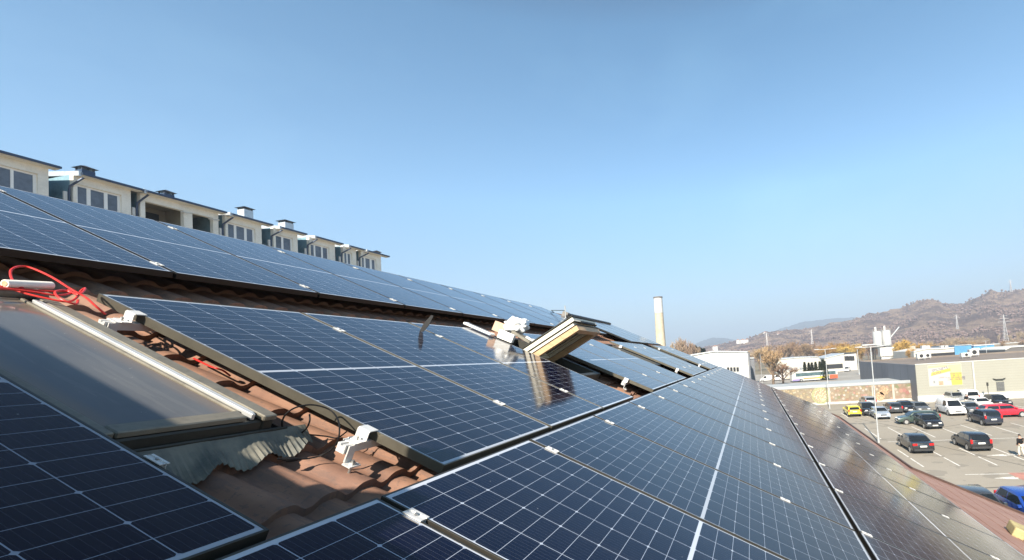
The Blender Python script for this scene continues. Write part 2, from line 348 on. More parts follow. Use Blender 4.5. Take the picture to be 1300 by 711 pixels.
# ------------------------------------------------------------------ the house under the panels
UEND = 16.75; USP = 8.8
def wtile(u, v):
    ph = (u + 0.24) / 0.168; c = math.cos(2 * math.pi * ph); c = 1.15 * (1 - 2 * ((1 - c) / 2) ** 1.9)
    fr = ((v + 0.24) / 0.35) % 1.0
    return -0.200 + 0.017 * c + 0.030 * fr + 0.007 * (((u + 0.24) / 0.168 + 0.36) % 1.0)
def tiles(u0, u1, v0, v1, n):
    mb = MB(); nu = int((u1 - u0) / 0.168 * n); vv = []
    k0 = math.floor((v0 + .24) / .35); k1 = math.ceil((v1 + .24) / .35)
    for k in range(k0, k1):
        a = -.24 + .35 * k
        for t in (a + .0005, a + .17, a + .335, a + .3495): 
            if v0 <= t <= v1: vv.append(t)
    R = len(vv)
    for i in range(nu + 1):
        u = u0 + (u1 - u0) * i / nu
        for v in vv: mb.v.append((u, -v, wtile(u, v) + .004 * noise.noise(Vector((u * 2, v * 2, 0)))))
    for i in range(nu):
        for j in range(R - 1): mb.f.append((i * R + j, (i + 1) * R + j, (i + 1) * R + j + 1, i * R + j + 1))
    return mb
house = thing('tiled_house', 'tiled house roof carrying the rows of solar panels in the foreground', 'house', (4, -4, ZG))
def under(o): o.parent = house; o.matrix_parent_inverse = Matrix.Translation((-4, 4, -ZG)); return o
def rrot(o): o.rotation_euler = (AR, 0, 0); return o
t1 = tiles(-4.5, 5.6, -4.98, 4.15, 10); t2 = tiles(5.6, UEND, -4.98, 4.15, 6)
t1.add(t2.v, t2.f)
rt = rrot(under(ob('tiled_roof', t1, M_TILE, smooth=True)))
b = NB('faded_red_roof_sheet'); co = b.coord('Object', (1, .25, 1)); f = b.noise(co, 3, 6, .65); g = b.noise(b.coord('Object'), 26, 5, .7)
b.set(Base_Color=b.mix(b.M('MULTIPLY', g, .4), b.ramp(f, [(.3, (.235, .125, .095)), (.5, (.30, .175, .14)), (.7, (.36, .235, .19))]), (.20, .12, .10)), Roughness=.75); b.bump(g, .2, .004)
es = MB()
for u0_, u1_, v1_ in ((-4.5, USP, 9.0), (USP, UEND, 4.97)): es.box(u0_, u1_, -v1_, -4.151, -.21, -.135)
for k in range(1, 14):
    if 4.15 + .38 * k < 9: es.box(-4.5, USP if 4.15 + .38 * k > 4.9 else UEND, -(4.15 + .38 * k), -(4.15 + .38 * k) + .012, -.135, -.128)
rrot(under(ob('eave_sheet', es, b.m)))
M_RWALL = mat('house_render', (0.52, 0.47, 0.38), 0.85, 0, 0.2, 0.8)
wl = MB(); e1 = roof(0, 4.6, -.3); e2 = roof(0, 8.6, -.3); rg = roof(0, -4.98, -.3)
wl.prism([(e1.y, ZG), (e1.y, e1.z), (rg.y, rg.z), (rg.y + 11.5, rg.z - 5.4), (rg.y + 11.5, ZG)], 'x', -4.2, UEND - .3)
wl.prism([(e2.y, ZG), (e2.y, e2.z), (e1.y - .002, e1.z - .002), (e1.y - .002, ZG)], 'x', -4.2, USP - .3)
under(ob('wall', wl, M_RWALL))
bk = MB(); bk.add([(-4.5, rg.y, rg.z + .2), (UEND, rg.y, rg.z + .2), (UEND, rg.y + 12, rg.z - 5.4), (-4.5, rg.y + 12, rg.z - 5.4)], [(0, 1, 2, 3)])
bk.add([(-4.5, rg.y, rg.z + .1), (UEND, rg.y, rg.z + .1), (UEND, rg.y + 12, rg.z - 5.5), (-4.5, rg.y + 12, rg.z - 5.5)], [(0, 3, 2, 1)])
under(ob('rear_roof_slope', bk, M_TILE))
rc = MB(); q = roof(0, -4.99, -.15); rc.tube([(x, q.y, q.z - .05) for x in (-4.5, 3, 10, UEND)], .10, 10); under(ob('ridge_cap', rc, M_TILE, smooth=True))
M_FLASH = mat('brown_verge_flashing', (0.085, 0.05, 0.04), 0.5, 0.2, 0.3, 3)
fl = MB()
fl.hexa([(USP - .02, -9, -.20), (USP + .05, -9, -.20), (USP + .05, -4.96, -.20), (USP - .02, -4.96, -.20), (USP - .02, -9, -.09), (USP + .05, -9, -.09), (USP + .05, -4.96, -.09), (USP - .02, -4.96, -.09)])
fl.box(USP + .05, UEND + .05, -5.03, -4.95, -.21, -.10); fl.box(UEND - .02, UEND + .05, -4.95, 4.98, -.21, -.085)
rrot(under(ob('verge_flashing', fl, M_FLASH)))
gt = MB(); p = roof(0, 5.0, -.22); gt.tube([(x, p.y - .07, p.z - .02) for x in (USP + .1, 12, UEND)], .07, 8); under(ob('gutter', gt, M_FLASH, smooth=True))

# ------------------------------------------------------------------ solar panels, clamps, rails
fm = MB(); fm.ring(-PW / 2, PW / 2, -PL / 2, PL / 2, -.042, 0, .008); fm.box(-PW / 2 + .012, PW / 2 - .012, -PL / 2 + .012, PL / 2 - .012, -.0405, -.0395)
FRAME = fm.mesh('frame', bevel=.0012); FRAMES = {}
for k_, c_ in ((0, (.022, .022, .022)), (1, (.125, .113, .088)), (2, (.060, .055, .046)), (3, (.028, .027, .025))):  # one frame tone per panel row, lightest in the second
    FRAMES[k_] = FRAME.copy(); FRAMES[k_].materials.append(mat('row_frame_%s' % ('black', 'bronze', 'brown', 'dark')[k_], c_, 0.42, 0.5, 0.18, 9))
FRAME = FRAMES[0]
gl = MB(); gl.box(-PW / 2 + .008, PW / 2 - .008, -PL / 2 + .008, PL / 2 - .008, -.006, -.0012)
GLASS = gl.mesh('glass'); GLASS.materials.append(M_GLASS)
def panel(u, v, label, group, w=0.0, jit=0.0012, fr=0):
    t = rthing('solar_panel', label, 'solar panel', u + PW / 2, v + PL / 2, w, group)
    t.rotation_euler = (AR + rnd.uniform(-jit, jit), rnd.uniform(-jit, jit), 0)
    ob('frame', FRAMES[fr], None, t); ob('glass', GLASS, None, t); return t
cm = MB(); cm.prism([(-.021, .001), (-.021, .0045), (-.009, .0045), (-.009, -.030), (-.0065, -.030), (-.0065, .0015), (.0065, .0015), (.0065, -.030), (.009, -.030), (.009, .0045), (.021, .0045), (.021, .001)], 'y', -.036, .036)
CLAMP = cm.mesh('clamp_plate'); CLAMP.materials.append(M_ALUW)
cb_ = MB(); cb_.tube([(0, 0, .0005), (0, 0, .0085)], .0055, 8); BOLT = cb_.mesh('bolt_head'); BOLT.materials.append(M_STEEL)
def clamp(u, v, label, group, w=0.0):
    t = rthing('panel_clamp', label, 'clamp', u, v, w, group); t.rotation_euler = (AR, 0, rnd.uniform(-.03, .03))
    ob('clamp_plate', CLAMP, None, t); ob('bolt_head', BOLT, None, t); return t
V1, V2, V3, V4 = -4.864, -2.094, 0.034, 2.168
ROWS = [  # name, v top, [(u of first panel, count)], clamp offsets
    ('top row', V1, [(0.737 - PITCH, 10)], (.25, 1.92)),
    ('second row', V2, [(0.02, 3), (4.20, 3), (8.50, 3), (13.0, 3)], (.36, 1.70)),
    ('third row', V3, [(-0.345 - PITCH, 17)], (.15, 1.58)),
    ('lowest row', V4, [(-0.295 + PITCH, 15)], (.055, 1.46))]
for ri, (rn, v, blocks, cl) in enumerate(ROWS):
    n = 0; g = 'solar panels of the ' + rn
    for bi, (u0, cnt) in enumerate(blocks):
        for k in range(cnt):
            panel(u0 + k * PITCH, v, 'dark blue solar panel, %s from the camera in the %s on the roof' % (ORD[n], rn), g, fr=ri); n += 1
    n = 0
    for bi, (u0, cnt) in enumerate(blocks):
        for k in range(1, cnt):
            for ci, (cv, nm) in enumerate(zip(cl, ('upper', 'lower'))):
                clamp(u0 + k * PITCH - .01, v + cv, '%s silver clamp on the %s panel joint from the camera, %s' % (nm, ORD[n], rn), 'silver clamps between solar panels')
            n += 1
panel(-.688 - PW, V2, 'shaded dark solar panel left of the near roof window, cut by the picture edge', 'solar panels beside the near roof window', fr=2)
ec_ = clamp(-.679, -.44, 'small silver end clamp on the right edge of the shaded left panel', 'silver clamps between solar panels')
for k in range(4):
    panel(10.7 + k * PITCH, -4.27, '%s of four slightly raised solar panels at the far end below the ridge' % ORD[k], 'raised solar panels at the far end', .03)
ec_.scale = (.55, .9, .8)
# unseen panel added beside the camera to throw shade on the near roof corner
sp_ = thing('solar_panel', 'unseen solar panel added beside the camera to shade the near roof', 'solar panel', roof(-1.9, -1.23, .40), (0, 0, 0), 'unseen shade casters')
sp_.matrix_world = Matrix.Translation(roof(-1.9, -1.23, .36)) @ Matrix.Rotation(AR, 4, 'X') @ Matrix.Rotation(math.radians(90), 4, 'Y')
ob('frame', FRAME, None, sp_); ob('glass', GLASS, None, sp_)

# rails with L feet and end clamps, one pair per block of the second row
def rail_profile(): return [(-.02, -.082), (.02, -.082), (.02, -.044), (.006, -.044), (.006, -.053), (-.006, -.053), (-.006, -.044), (-.02, -.044)]
def rail(u0, u1, v, label):
    t = rthing('mounting_rail', label, 'mounting rail', u0, v, 0, 'mounting rails under the second row')
    m = MB(); m.prism(rail_profile(), 'x', 0, u1 - u0); ob('rail', m, M_ALUW, t)
    e = MB()
    e.box(.052, .098, -.03, .03, -.0435, -.037).box(.086, .090, -.03, .03, -.037, .002).box(.090, .135, -.03, .03, .0015, .006).box(.030, .052, -.030, .030, -.0435, -.0395)
    ec = ob('end_clamp', e, M_ALUW, t); q = MB(); q.tube([(.066, 0, -.037), (.066, 0, -.022)], .007, 6); ob('bolt_head', q, M_STEEL, ec)
    f = MB(); f.box(.01, .045, -.030, -.0235, -.118, -.045).box(.0, .055, -.070, -.030, -.124, -.118)
    ft = ob('l_foot', f, M_ALUW, t); q = MB(); q.tube([(.028, -.052, -.21), (.028, -.052, -.100)], .006, 8).tube([(.028, -.052, -.118), (.028, -.052, -.109)], .012, 6); ob('hanger_bolt', q, M_STEEL, ft)
for bi, (u0, cnt) in enumerate(ROWS[1][2]):
    for v, nm in ((-1.80, 'upper'), (-.385, 'lower')):
        end = (u0 + cnt * PITCH + .03)
        rail(u0 - .125, end, v, 'silver rail stub, %s one at the left of the %s panel group' % (nm, ('near', 'second', 'third', 'farthest')[bi]))
# rails under the long rows carry the panels
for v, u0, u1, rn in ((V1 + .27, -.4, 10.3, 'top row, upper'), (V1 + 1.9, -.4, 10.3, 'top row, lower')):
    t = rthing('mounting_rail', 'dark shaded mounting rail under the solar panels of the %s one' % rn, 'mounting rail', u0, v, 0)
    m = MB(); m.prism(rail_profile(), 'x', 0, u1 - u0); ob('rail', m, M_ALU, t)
t = rthing('rail_bundle', 'dark thick rail lying along the top edge of the far raised panels', 'mounting rail', 10.9, -4.33, 0)
m = MB(); m.box(0, 4.1, -.06, .06, -.05, .075); ob('rail', m, mat('black_anodised_rail', (0.03, 0.032, 0.036), .4, .4, .3, 4), t, bevel=.01)
m = MB(); m.box(-.16, .0, -.09, .09, -.06, .10); ob('end_block', m, mat('grey_block', (0.22, 0.2, 0.18), .8), t, bevel=.012)

# ------------------------------------------------------------------ near roof window
def loc(t): 
    q = uvw(Vector(t.location)); return lambda u, v, w: (u - q[0], -(v - q[1]), w - q[2])
sk = rthing('roof_window', 'closed dusty roof window with bright side rail beside the shaded panel', 'roof window', -.43, -1.39, -.13, 'roof windows')
U0, U1, VT, VB = -.715, -.165, -2.13, -.665
def lb(mb, u0, u1, v0, v1, w0, w1): mb.box(u0 + .43, u1 + .43, -(v1 + 1.39), -(v0 + 1.39), w0 + .13, w1 + .13); return mb
m = MB(); lb(m, U0, U0 + .045, VT, VB, -.21, -.045); lb(m, U1 - .045, U1, VT, VB, -.21, -.045); lb(m, U0 + .045, U1 - .045, VB - .05, VB, -.21, -.045); lb(m, U0 + .045, U1 - .045, VT, VT + .12, -.21, -.045)
ob('frame', m, M_CLADD, sk, bevel=.006)
m = MB(); lb(m, U0 + .012, U0 + .075, VT + .11, VB - .008, -.043, -.022); lb(m, U1 - .055, U1 - .004, VT + .05, VB + .012, -.043, -.020); lb(m, U0 + .075, U1 - .105, VB - .062, VB - .004, -.043, -.020)
lb(m, U1 - .105, U1 - .088, VT + .13, VB - .062, -.043, -.026)
sash = ob('sash', m, M_CLAD, sk, bevel=.004)
m = MB(); lb(m, U1 - .086, U1 - .073, VT + .17, VB - .01, -.043, -.017); lb(m, U1 - .071, U1 - .062, VT + .16, VB - .03, -.043, -.0195); ob('guide_rail', m, M_ZINC, sash, bevel=.003, seg=2)
m = MB(); lb(m, U0 + .01, U1 - .004, VT - .02, VT + .108, -.043, -.006); ob('top_hood', m, M_CLAD, sk, bevel=.012, seg=2)
b = NB('dusty_roof_pane'); co = b.coord('Object'); f = b.noise(b.coord('Object', (2.5, 1, 1)), 2.2, 6, .6); g = b.noise(co, 34, 6, .75); st_k = b.noise(b.coord('Object', (16, 1.0, 1)), 1.4, 5, .6)
sp = b.n('ShaderNodeSeparateXYZ'); b.L(co, sp.inputs[0])
ex = b.M('SUBTRACT', .17, b.M('ABSOLUTE', b.M('ADD', sp.outputs[0], .03)))     # grime collects along the frame
ey = b.M('SUBTRACT', .665, b.M('ABSOLUTE', b.M('ADD', sp.outputs[1], .02)))
ed = b.M('ADD', b.M('MINIMUM', ex, ey), b.M('MULTIPLY', b.M('SUBTRACT', f, .5), .07))
k = b.mix(f, (0.055, 0.060, 0.070), (0.135, 0.134, 0.130)); k = b.mix(b.M('MULTIPLY', b.M('GREATER_THAN', st_k, .60), .12), k, (0.21, 0.20, 0.185))
k = b.mix(b.ramp(ed, [(0.0, (.75, .75, .75)), (.05, (0, 0, 0))]), k, (0.17, 0.13, 0.095)); k = b.mix(b.M('MULTIPLY', b.M('GREATER_THAN', g, .67), .5), k, (0.27, 0.25, 0.22))
b.set(Base_Color=k, Roughness=b.M('ADD', b.M('MULTIPLY', g, .16), .03), IOR=1.52)
m = MB(); lb(m, U0 + .06, U1 - .10, VT + .10, VB - .055, -.040, -.033); ob('pane', m, b.m, sash)
m = MB(); lb(m, U0 - .05, U1 + .06, VB + .002, VB + .012, -.10, -.082); ob('sill_flashing', m, M_CLADD, sk, bevel=.004)
m = MB(); lb(m, U1 + .002, U1 + .085, VT - .05, VB + .03, -.145, -.138); lb(m, U1 + .085, U1 + .092, VT - .05, VB + .03, -.145, -.12); ob('side_flashing', m, mat('brown_flashing', (.05, .038, .032), .55, .2, .3, 8), sk)
# pleated lead apron following the tile waves
b = NB('grey_lead_sheet'); co = b.coord('Object'); f = b.noise(co, 9, 6, .6)
b.set(Base_Color=b.ramp(f, [(.3, (0.065, 0.075, 0.072)), (.6, (0.19, 0.18, 0.145))]), Roughness=.62, Metallic=.15); M_LEAD = b.m
m = MB(); nu, nv = 150, 14
for side in (0, 1):
    for i in range(nu + 1):
        u = -.80 + .775 * i / nu
        vend = -.545 + .014 * math.sin(u * 37) - .03 * max(0, (u + .22) / .2) + .02 * noise.noise(Vector((u * 9, 0, 3)))
        for j in range(nv + 1):
            t_ = j / nv; v = -.660 + (vend + .660) * t_
            c = math.cos(2 * math.pi * (u + .24) / .168)
            pl = (.0065 * math.sin(u * 330 + 2 * noise.noise(Vector((u * 14, 0, 0)))) * t_ * (0.4 + 0.6 * max(0, noise.noise(Vector((u * 6, 1, 0))) + .4)))
            w = max(-.088 * (1 - t_) + t_ * (-.152 + .019 * c) + pl + .010 * max(0, (u + .35)) * 3 * t_, wtile(u, v) + .012)
            m.v.append((u + .43, -(v + 1.39), w + .13 - .003 * side))
R = nv + 1
for s in (0, 1):
    o = s * (nu + 1) * R
    for i in range(nu):
        for j in range(nv):
            q = (o + i * R + j, o + (i + 1) * R + j, o + (i + 1) * R + j + 1, o + i * R + j + 1); m.f.append(q if s == 0 else q[::-1])
for i in range(nu): m.f.append((i * R + nv, (i + 1) * R + nv, (nu + 1) * R + (i + 1) * R + nv, (nu + 1) * R + i * R + nv))
ob('lead_apron', m, M_LEAD, sk, smooth=True)

# cables, connector, roll of tape on the near roof window
def pathw(pts): return [onroof(x, y, w) for x, y, w in pts]
def spline(P, n=8):
    out = []
    for i in range(len(P) - 1):
        a, b_, c, d = P[max(i - 1, 0)], P[i], P[i + 1], P[min(i + 2, len(P) - 1)]
        for k in range(n):
            t = k / n; out.append(.5 * ((2 * b_) + (c - a) * t + (2 * a - 5 * b_ + 4 * c - d) * t * t + (3 * b_ - a - 3 * c + d) * t ** 3))
    out.append(P[-1]); return out
def cable(name, label, paths, r, m, cat='cable', group=None):
    mb = MB()
    for p in paths: mb.tube(spline(pathw(p)), r, 8)
    return tag(ob(name, mb, m, smooth=True), label, cat, group)
cable('red_cable', 'loose coil of red solar cable lying on top of the near roof window',
      [[(30, 366, .01), (20, 361, .02), (14, 351, .03), (15, 342, .045), (27, 338, .05), (42, 341, .05), (66, 352, .045), (90, 367, .035), (108, 377, .02), (122, 389, .0), (134, 399, -.03)],
       [(-30, 361, .006), (0, 363.5, .006), (30, 367, .008), (60, 369.5, .008), (86, 370, .012), (99, 374, .02), (106, 370, .025), (108, 366, .02), (103, 369, .012), (96, 379, .004), (84, 383, .003), (60, 379, .003), (34, 373, .003), (10, 366, .006), (-30, 363, .006)],
       [(-30, 365.5, .012), (10, 367, .012), (45, 371, .013), (72, 375, .012), (90, 372, .012), (84, 368, .012), (70, 371, .018), (78, 380, .012), (96, 386, .002), (99, 381, .002)]], .0045, M_RED, 'cable', 'red cables on the roof')
cable('red_cable', 'short red cable half hidden in the gap beside the near roof window', [[(246, 455, -.155), (258, 461, -.135), (268, 465.5, -.115), (276, 468, -.11), (284, 471, -.125), (292, 477, -.155)]], .0045, M_RED, 'cable', 'red cables on the roof')
cable('black_cable', 'black looped panel lead with plug lying on the bare clay tiles',
      [[(378, 583, -.143), (392, 582, -.140), (408, 578, -.125), (420, 571, -.09), (428, 561, -.05), (431, 548, -.01), (429, 533, .01), (421, 522, .02), (408, 516, .03), (392, 514, .03), (374, 518, .02), (362, 527, -.01), (358, 539, -.07), (364, 549, -.115), (377, 552, -.125), (388, 545, -.08), (393, 535, -.03), (393, 526, -.01)],
       [(377, 551, -.125), (395, 552, -.135), (415, 554, -.135), (428, 556, -.13), (440, 548, -.11)]], .0032, M_BLACK)
P_ = pathw([(352, 582.5, -.143), (358, 582.5, -.143), (364, 583, -.143), (371, 583.3, -.143), (378, 583, -.143)])
mb = MB(); mb.tube([P_[0], P_[1]], .004, 8).tube([P_[1], P_[2]], .007, 8).tube([P_[2], P_[3], P_[4]], [.010, .010, .006], 8)
tag(ob('cable_connector', mb, M_BLACK, smooth=True), 'black plug connector lying on the sunlit clay tiles', 'connector')
a = onroof(6, 360, .022); bb_ = onroof(65, 362.5, .022)
t = thing('tape_roll', 'white cylindrical roll lying among the red cables', 'roll', a)
mb = MB(); d = bb_ - a; mb.tube([Vector(), d], .0175, 20); rb = ob('roll', mb, mat('white_paper', (0.78, 0.73, 0.66), .8, 0, .1, 30), t, smooth=True)
mb = MB(); mb.tube([d * -.012, d * .002], .0115, 16); ob('core', mb, mat('cardboard', (0.50, 0.36, 0.22), .85, 0, .25, 20), t)
# black strap sticking up between two panels
a = onroof(535, 421, .0); up_ = (onx(549, 400.5, a.x + .05) - a)
mb = MB(); s_ = Vector((0, .012, .004)); n_ = Vector((.0025, 0, 0))
P_ = [a + up_ * t for t in (0, .45, 1.0)]; W_ = [1.3, 2.3, 1.0]
for i in range(2):
    p, q = P_[i], P_[i + 1]; sp, sq = s_ * W_[i], s_ * W_[i + 1]
    mb.hexa([p - sp - n_, p + sp - n_, p + sp + n_, p - sp + n_, q - sq - n_, q + sq - n_, q + sq + n_, q - sq + n_])
tag(ob('black_strap', mb, M_BLACK), 'thin black strap sticking up from a joint between two panels', 'strap')

# ------------------------------------------------------------------ open roof windows farther along, clutter beside the first
def open_window(u0, u1, v0, v1, label, ang, full=True):
    t = rthing('roof_window', label, 'roof window', (u0 + u1) / 2, (v0 + v1) / 2, -.13, 'roof windows')
    w, h = (u1 - u0) / 2, (v1 - v0) / 2
    m = MB(); m.ring(-w, w, -h, h, -.02, .085, .06); ob('frame', m, M_CLADD, t, bevel=.005)
    m = MB(); m.box(-w + .06, w - .06, -h + .06, h - .06, -.015, -.005); ob('reveal', m, M_DARK, t)
    # the sash turns about its upper third and its lower edge swings out
    Mx = Matrix.Translation((0, 0, .12)) @ Matrix.Rotation(-ang, 4, 'X')
    L = h
    def part(name, mb, mt, par):
        me = mb.mesh(name, bevel=.003); me.transform(Mx); return ob(name, me, mt, par)
    m = MB(); m.ring(-w, w, -L, .20, .033, .085, .085); sa_ = part('sash', m, M_PINEW, t)
    m = MB(); m.ring(-w + .012, w - .012, -L + .03, .17, -.012, .027, .06); part('sash_trim', m, M_PINEW, sa_)
    m = MB(); m.ring(-w + .005, w - .005, -L + .005, .195, -.085, -.018, .07); part('sash_timber', m, M_WOOD, sa_)
    m = MB(); m.ring(-w - .002, w + .002, -L - .002, .19, .0275, .0345, .02); m.ring(-w - .002, w + .002, -L - .002, .19, -.0195, -.0115, .02); m.ring(-w - .002, w + .002, -L - .002, .19, .0845, .0865, .02); part('shadow_gap_strip', m, M_BLACK, sa_)  # black strips stand in for the shadow gaps between the sash layers
    m = MB(); m.box(-w + .085, w - .085, -L + .085, .11, .05, .06); part('pane', m, M_WGLASS, sa_)
    m = MB(); m.ring(-w - .012, w + .012, -L - .012, .21, .087, .102, .10); part('cladding', m, M_CLADD, sa_)
    m = MB(); m.box(-w * .6, w * .6, -L - .03, -L - .013, .0, .03); part('handle_bar', m, M_BLACK, sa_)
    return t
open_window(3.24, 4.02, -1.98, -.70, 'open roof window with its pale timber sash swung up, catching the sun', math.radians(53))
m = MB()
def closed_window(u0, u1, v0, v1, label):
    t = rthing('roof_window', label, 'roof window', (u0 + u1) / 2, (v0 + v1) / 2, -.13, 'roof windows')
    w, h = (u1 - u0) / 2, (v1 - v0) / 2
    m = MB(); m.ring(-w, w, -h, h, -.02, .09, .07); ob('frame', m, M_CLADD, t, bevel=.005)
    m = MB(); m.box(-w + .07, w - .07, -h + .07, h - .07, .05, .07); ob('pane', m, M_WGLASS, t)
closed_window(7.55, 8.30, -2.0, -.75, 'closed dark roof window in the gap between the second and third panel groups')
closed_window(11.9, 12.75, -2.0, -.75, 'closed dark roof window in the farthest gap of the second row')
def crumple(name, c, r, m, seed, sc=(1, 1, 1), amp=.35):
    bm = bmesh.new(); bmesh.ops.create_icosphere(bm, subdivisions=4, radius=1)
    for v in bm.verts:
        n = v.co.normalized(); k = 1 + amp * .18 * abs(noise.noise(n * 11)) + amp * (abs(noise.noise(n * 2.3 + Vector((seed, 0, 0)))) * 1.6 - .4) + amp * .5 * abs(noise.noise(n * 6 + Vector((0, seed, 0))))
        v.co = Vector((n.x * sc[0], n.y * sc[1], n.z * sc[2])) * r * k
    me = bpy.data.meshes.new(name); bm.to_mesh(me); bm.free(); return ob(name, me, m, loc=c)
M_BAG = mat('white_plastic_film', (0.80, 0.80, 0.79), .25, 0, .1, 12); 
o = crumple('plastic_bag', onx(656, 414, 3.45), .12, M_BAG, 2.2, (1.0, 1.25, .8), .36); o.data.polygons.foreach_set('use_smooth', [True] * len(o.data.polygons)); tag(o, 'crumpled white plastic bag on boxes beside the open roof window', 'bag')
def rbox(name, label, cat, x, y, u, sx, sy, sz, m, rz=0.0, tilt=0.0):
    p = onx(x, y, u); mb = MB(); mb.box(-sx / 2, sx / 2, -sy / 2, sy / 2, -sz / 2, sz / 2)
    o = ob(name, mb, m, loc=p, rot=(AR + tilt, 0, rz), bevel=.004); return tag(o, label, cat)
M_CARD = mat('pale_cardboard', (0.60, 0.40, 0.28), .85, 0, .2, 14)
rbox('cardboard_box', 'small peach cardboard box under the crumpled plastic bag', 'box', 635, 416, 3.38, .10, .14, .12, M_CARD, .2)
rbox('white_box', 'white foam block in front of the cardboard box on the roof', 'box', 643, 427, 3.22, .06, .19, .10, mat('white_foam', (.82, .80, .76), .8, 0, .1, 20), .1)
rbox('grey_board', 'small grey board lying under the plastic bag beside the roof window', 'board', 662, 428, 3.3, .06, .26, .035, M_CLAD, .1, .15)
rbox('metal_offcut', 'short white metal offcut beside the open roof window', 'offcut', 673, 432, 3.35, .05, .12, .05, M_ALUW, .3, .2)
# clear packaging strip
p = onroof(608, 418, .02); t = thing('packaging_strip', 'long clear plastic packaging with white stripes at the panel top edge', 'packaging', p, (AR, 0, 0))
mb = MB(); mb.box(-.05, .05, -.19, .19, -.01, .018); ob('sleeve', mb, M_BAG, t, bevel=.008)
mb = MB(); mb.box(-.022, .022, -.15, .15, .0185, .0215); ob('printed_band', mb, mat('grey_print', (.18, .17, .17), .4, 0, .5, 60), t)
# black cap-screws lying in the shade: none; small wire support on the ridge
p = onroof(718, 402, 0.02); t = thing('wire_support', 'thin upright rod with a bent wire at the far end of the top panel row', 'rod', p)
mb = MB(); mb.tube([(0, 0, -.05), (0, 0, .30)], .016, 6); ob('rod', mb, M_STEEL, t)
mb = MB(); q = onx(700, 394, p.x) - p; mb.tube([(0, 0, .17), (q.x, q.y, q.z), (q.x + .3, q.y - .05, q.z - .12), (0, 0, -.02)], .009, 6); ob('wire', mb, M_BLACK, t)
# yellow block and its black strap on the lower tiles
p = onroof(1297, 676, -.06); t = thing('yellow_block', 'worn yellow block resting on the clay tiles at the right edge', 'block', p, (AR, 0, -.25))
mb = MB(); mb.box(-.17, .17, -.14, .14, -.07, .07); ob('block', mb, mat('worn_yellow_paint', (.40, .335, .16), .7, 0, .35, 8), t, bevel=.018, seg=2)
mb = MB(); mb.box(-.30, -.172, -.02, .0, -.05, -.03).box(-.25, -.23, -.06, -.0201, -.05, -.03); ob('hook', mb, M_BLACK, t)

# ------------------------------------------------------------------ mansard block with dormers behind the ridge
YD = 38.0
blk = thing('apartment_block', 'cream apartment block with a row of dormers and blue metal roof behind the panels', 'building', (20, YD, ZG))
def kid(name, mb, m, par, **k):
    o = ob(name, mb, m, **k); o.parent = par; o.matrix_parent_inverse = Matrix.Translation(-Vector(par.location)); return o
EZ = ony(175, 238, YD - .4).z
def XW(x, y=None): return ony(x, 235 + (x - 130) * .26, YD).x
XE = XW(484); XS = -14.0
m = MB(); m.box(XS, XE + .6, YD + 1.5, YD + 13, ZG, EZ - 3.4); kid('wall', m, M_CREAM, blk)
m = MB(); m.prism([(YD + .9, EZ - 3.39), (YD + 3.6, EZ + .45), (YD + 7.5, EZ + 1.0), (YD + 13, EZ - 3.39)], 'x', XS, XE + .9); roofb = kid('mansard_roof', m, M_TEAL, blk)
m = MB(); m.box(XS, XE + .95, YD + .55, YD + .88, EZ - 3.5, EZ - 3.3); kid('gutter', m, M_BLUEMETAL, blk)
DORM = [  # wall left/right px, eave left/right px, window panes px, kind
    (-120, 61.5, -125, 70.5, [(-40, -22), (-18, -1), (1.5, 15.5), (19.5, 44)], 'w'),
    (93, 166, 97, 176, [(100.5, 112), (117, 134), (138.5, 151)], 'w'), (178, 277, 180, 282, [(187, 233), (244, 268)], 'o'),
    (286, 331.8, 289, 341, [(291, 298.5), (301.5, 311.5), (314.5, 322)], 'w'), (347, 377.5, 352, 384.5, [(351.5, 358.5), (361, 370)], 'w'),
    (392.5, 425, 397, 431, [(395.5, 399.5), (401.5, 409), (411, 416.5)], 'w'), (435.4, 452, 440, 459.5, [(438, 441), (442.5, 445.6)], 'w'), (458, 483.5, 463, 490, [(460.3, 463), (465, 470.5), (473, 476.5)], 'w')]
M_PVCD = mat('white_dormer_frame', (.88, .88, .86), .5, 0, .05, 3); M_DPANE = mat('curtained_pane', (.13, .155, .20), .12, 0, .5, .6)
M_BALC = mat('balcony_shade_wall', (0.33, 0.29, 0.21), .85, 0, .2, 1.5)
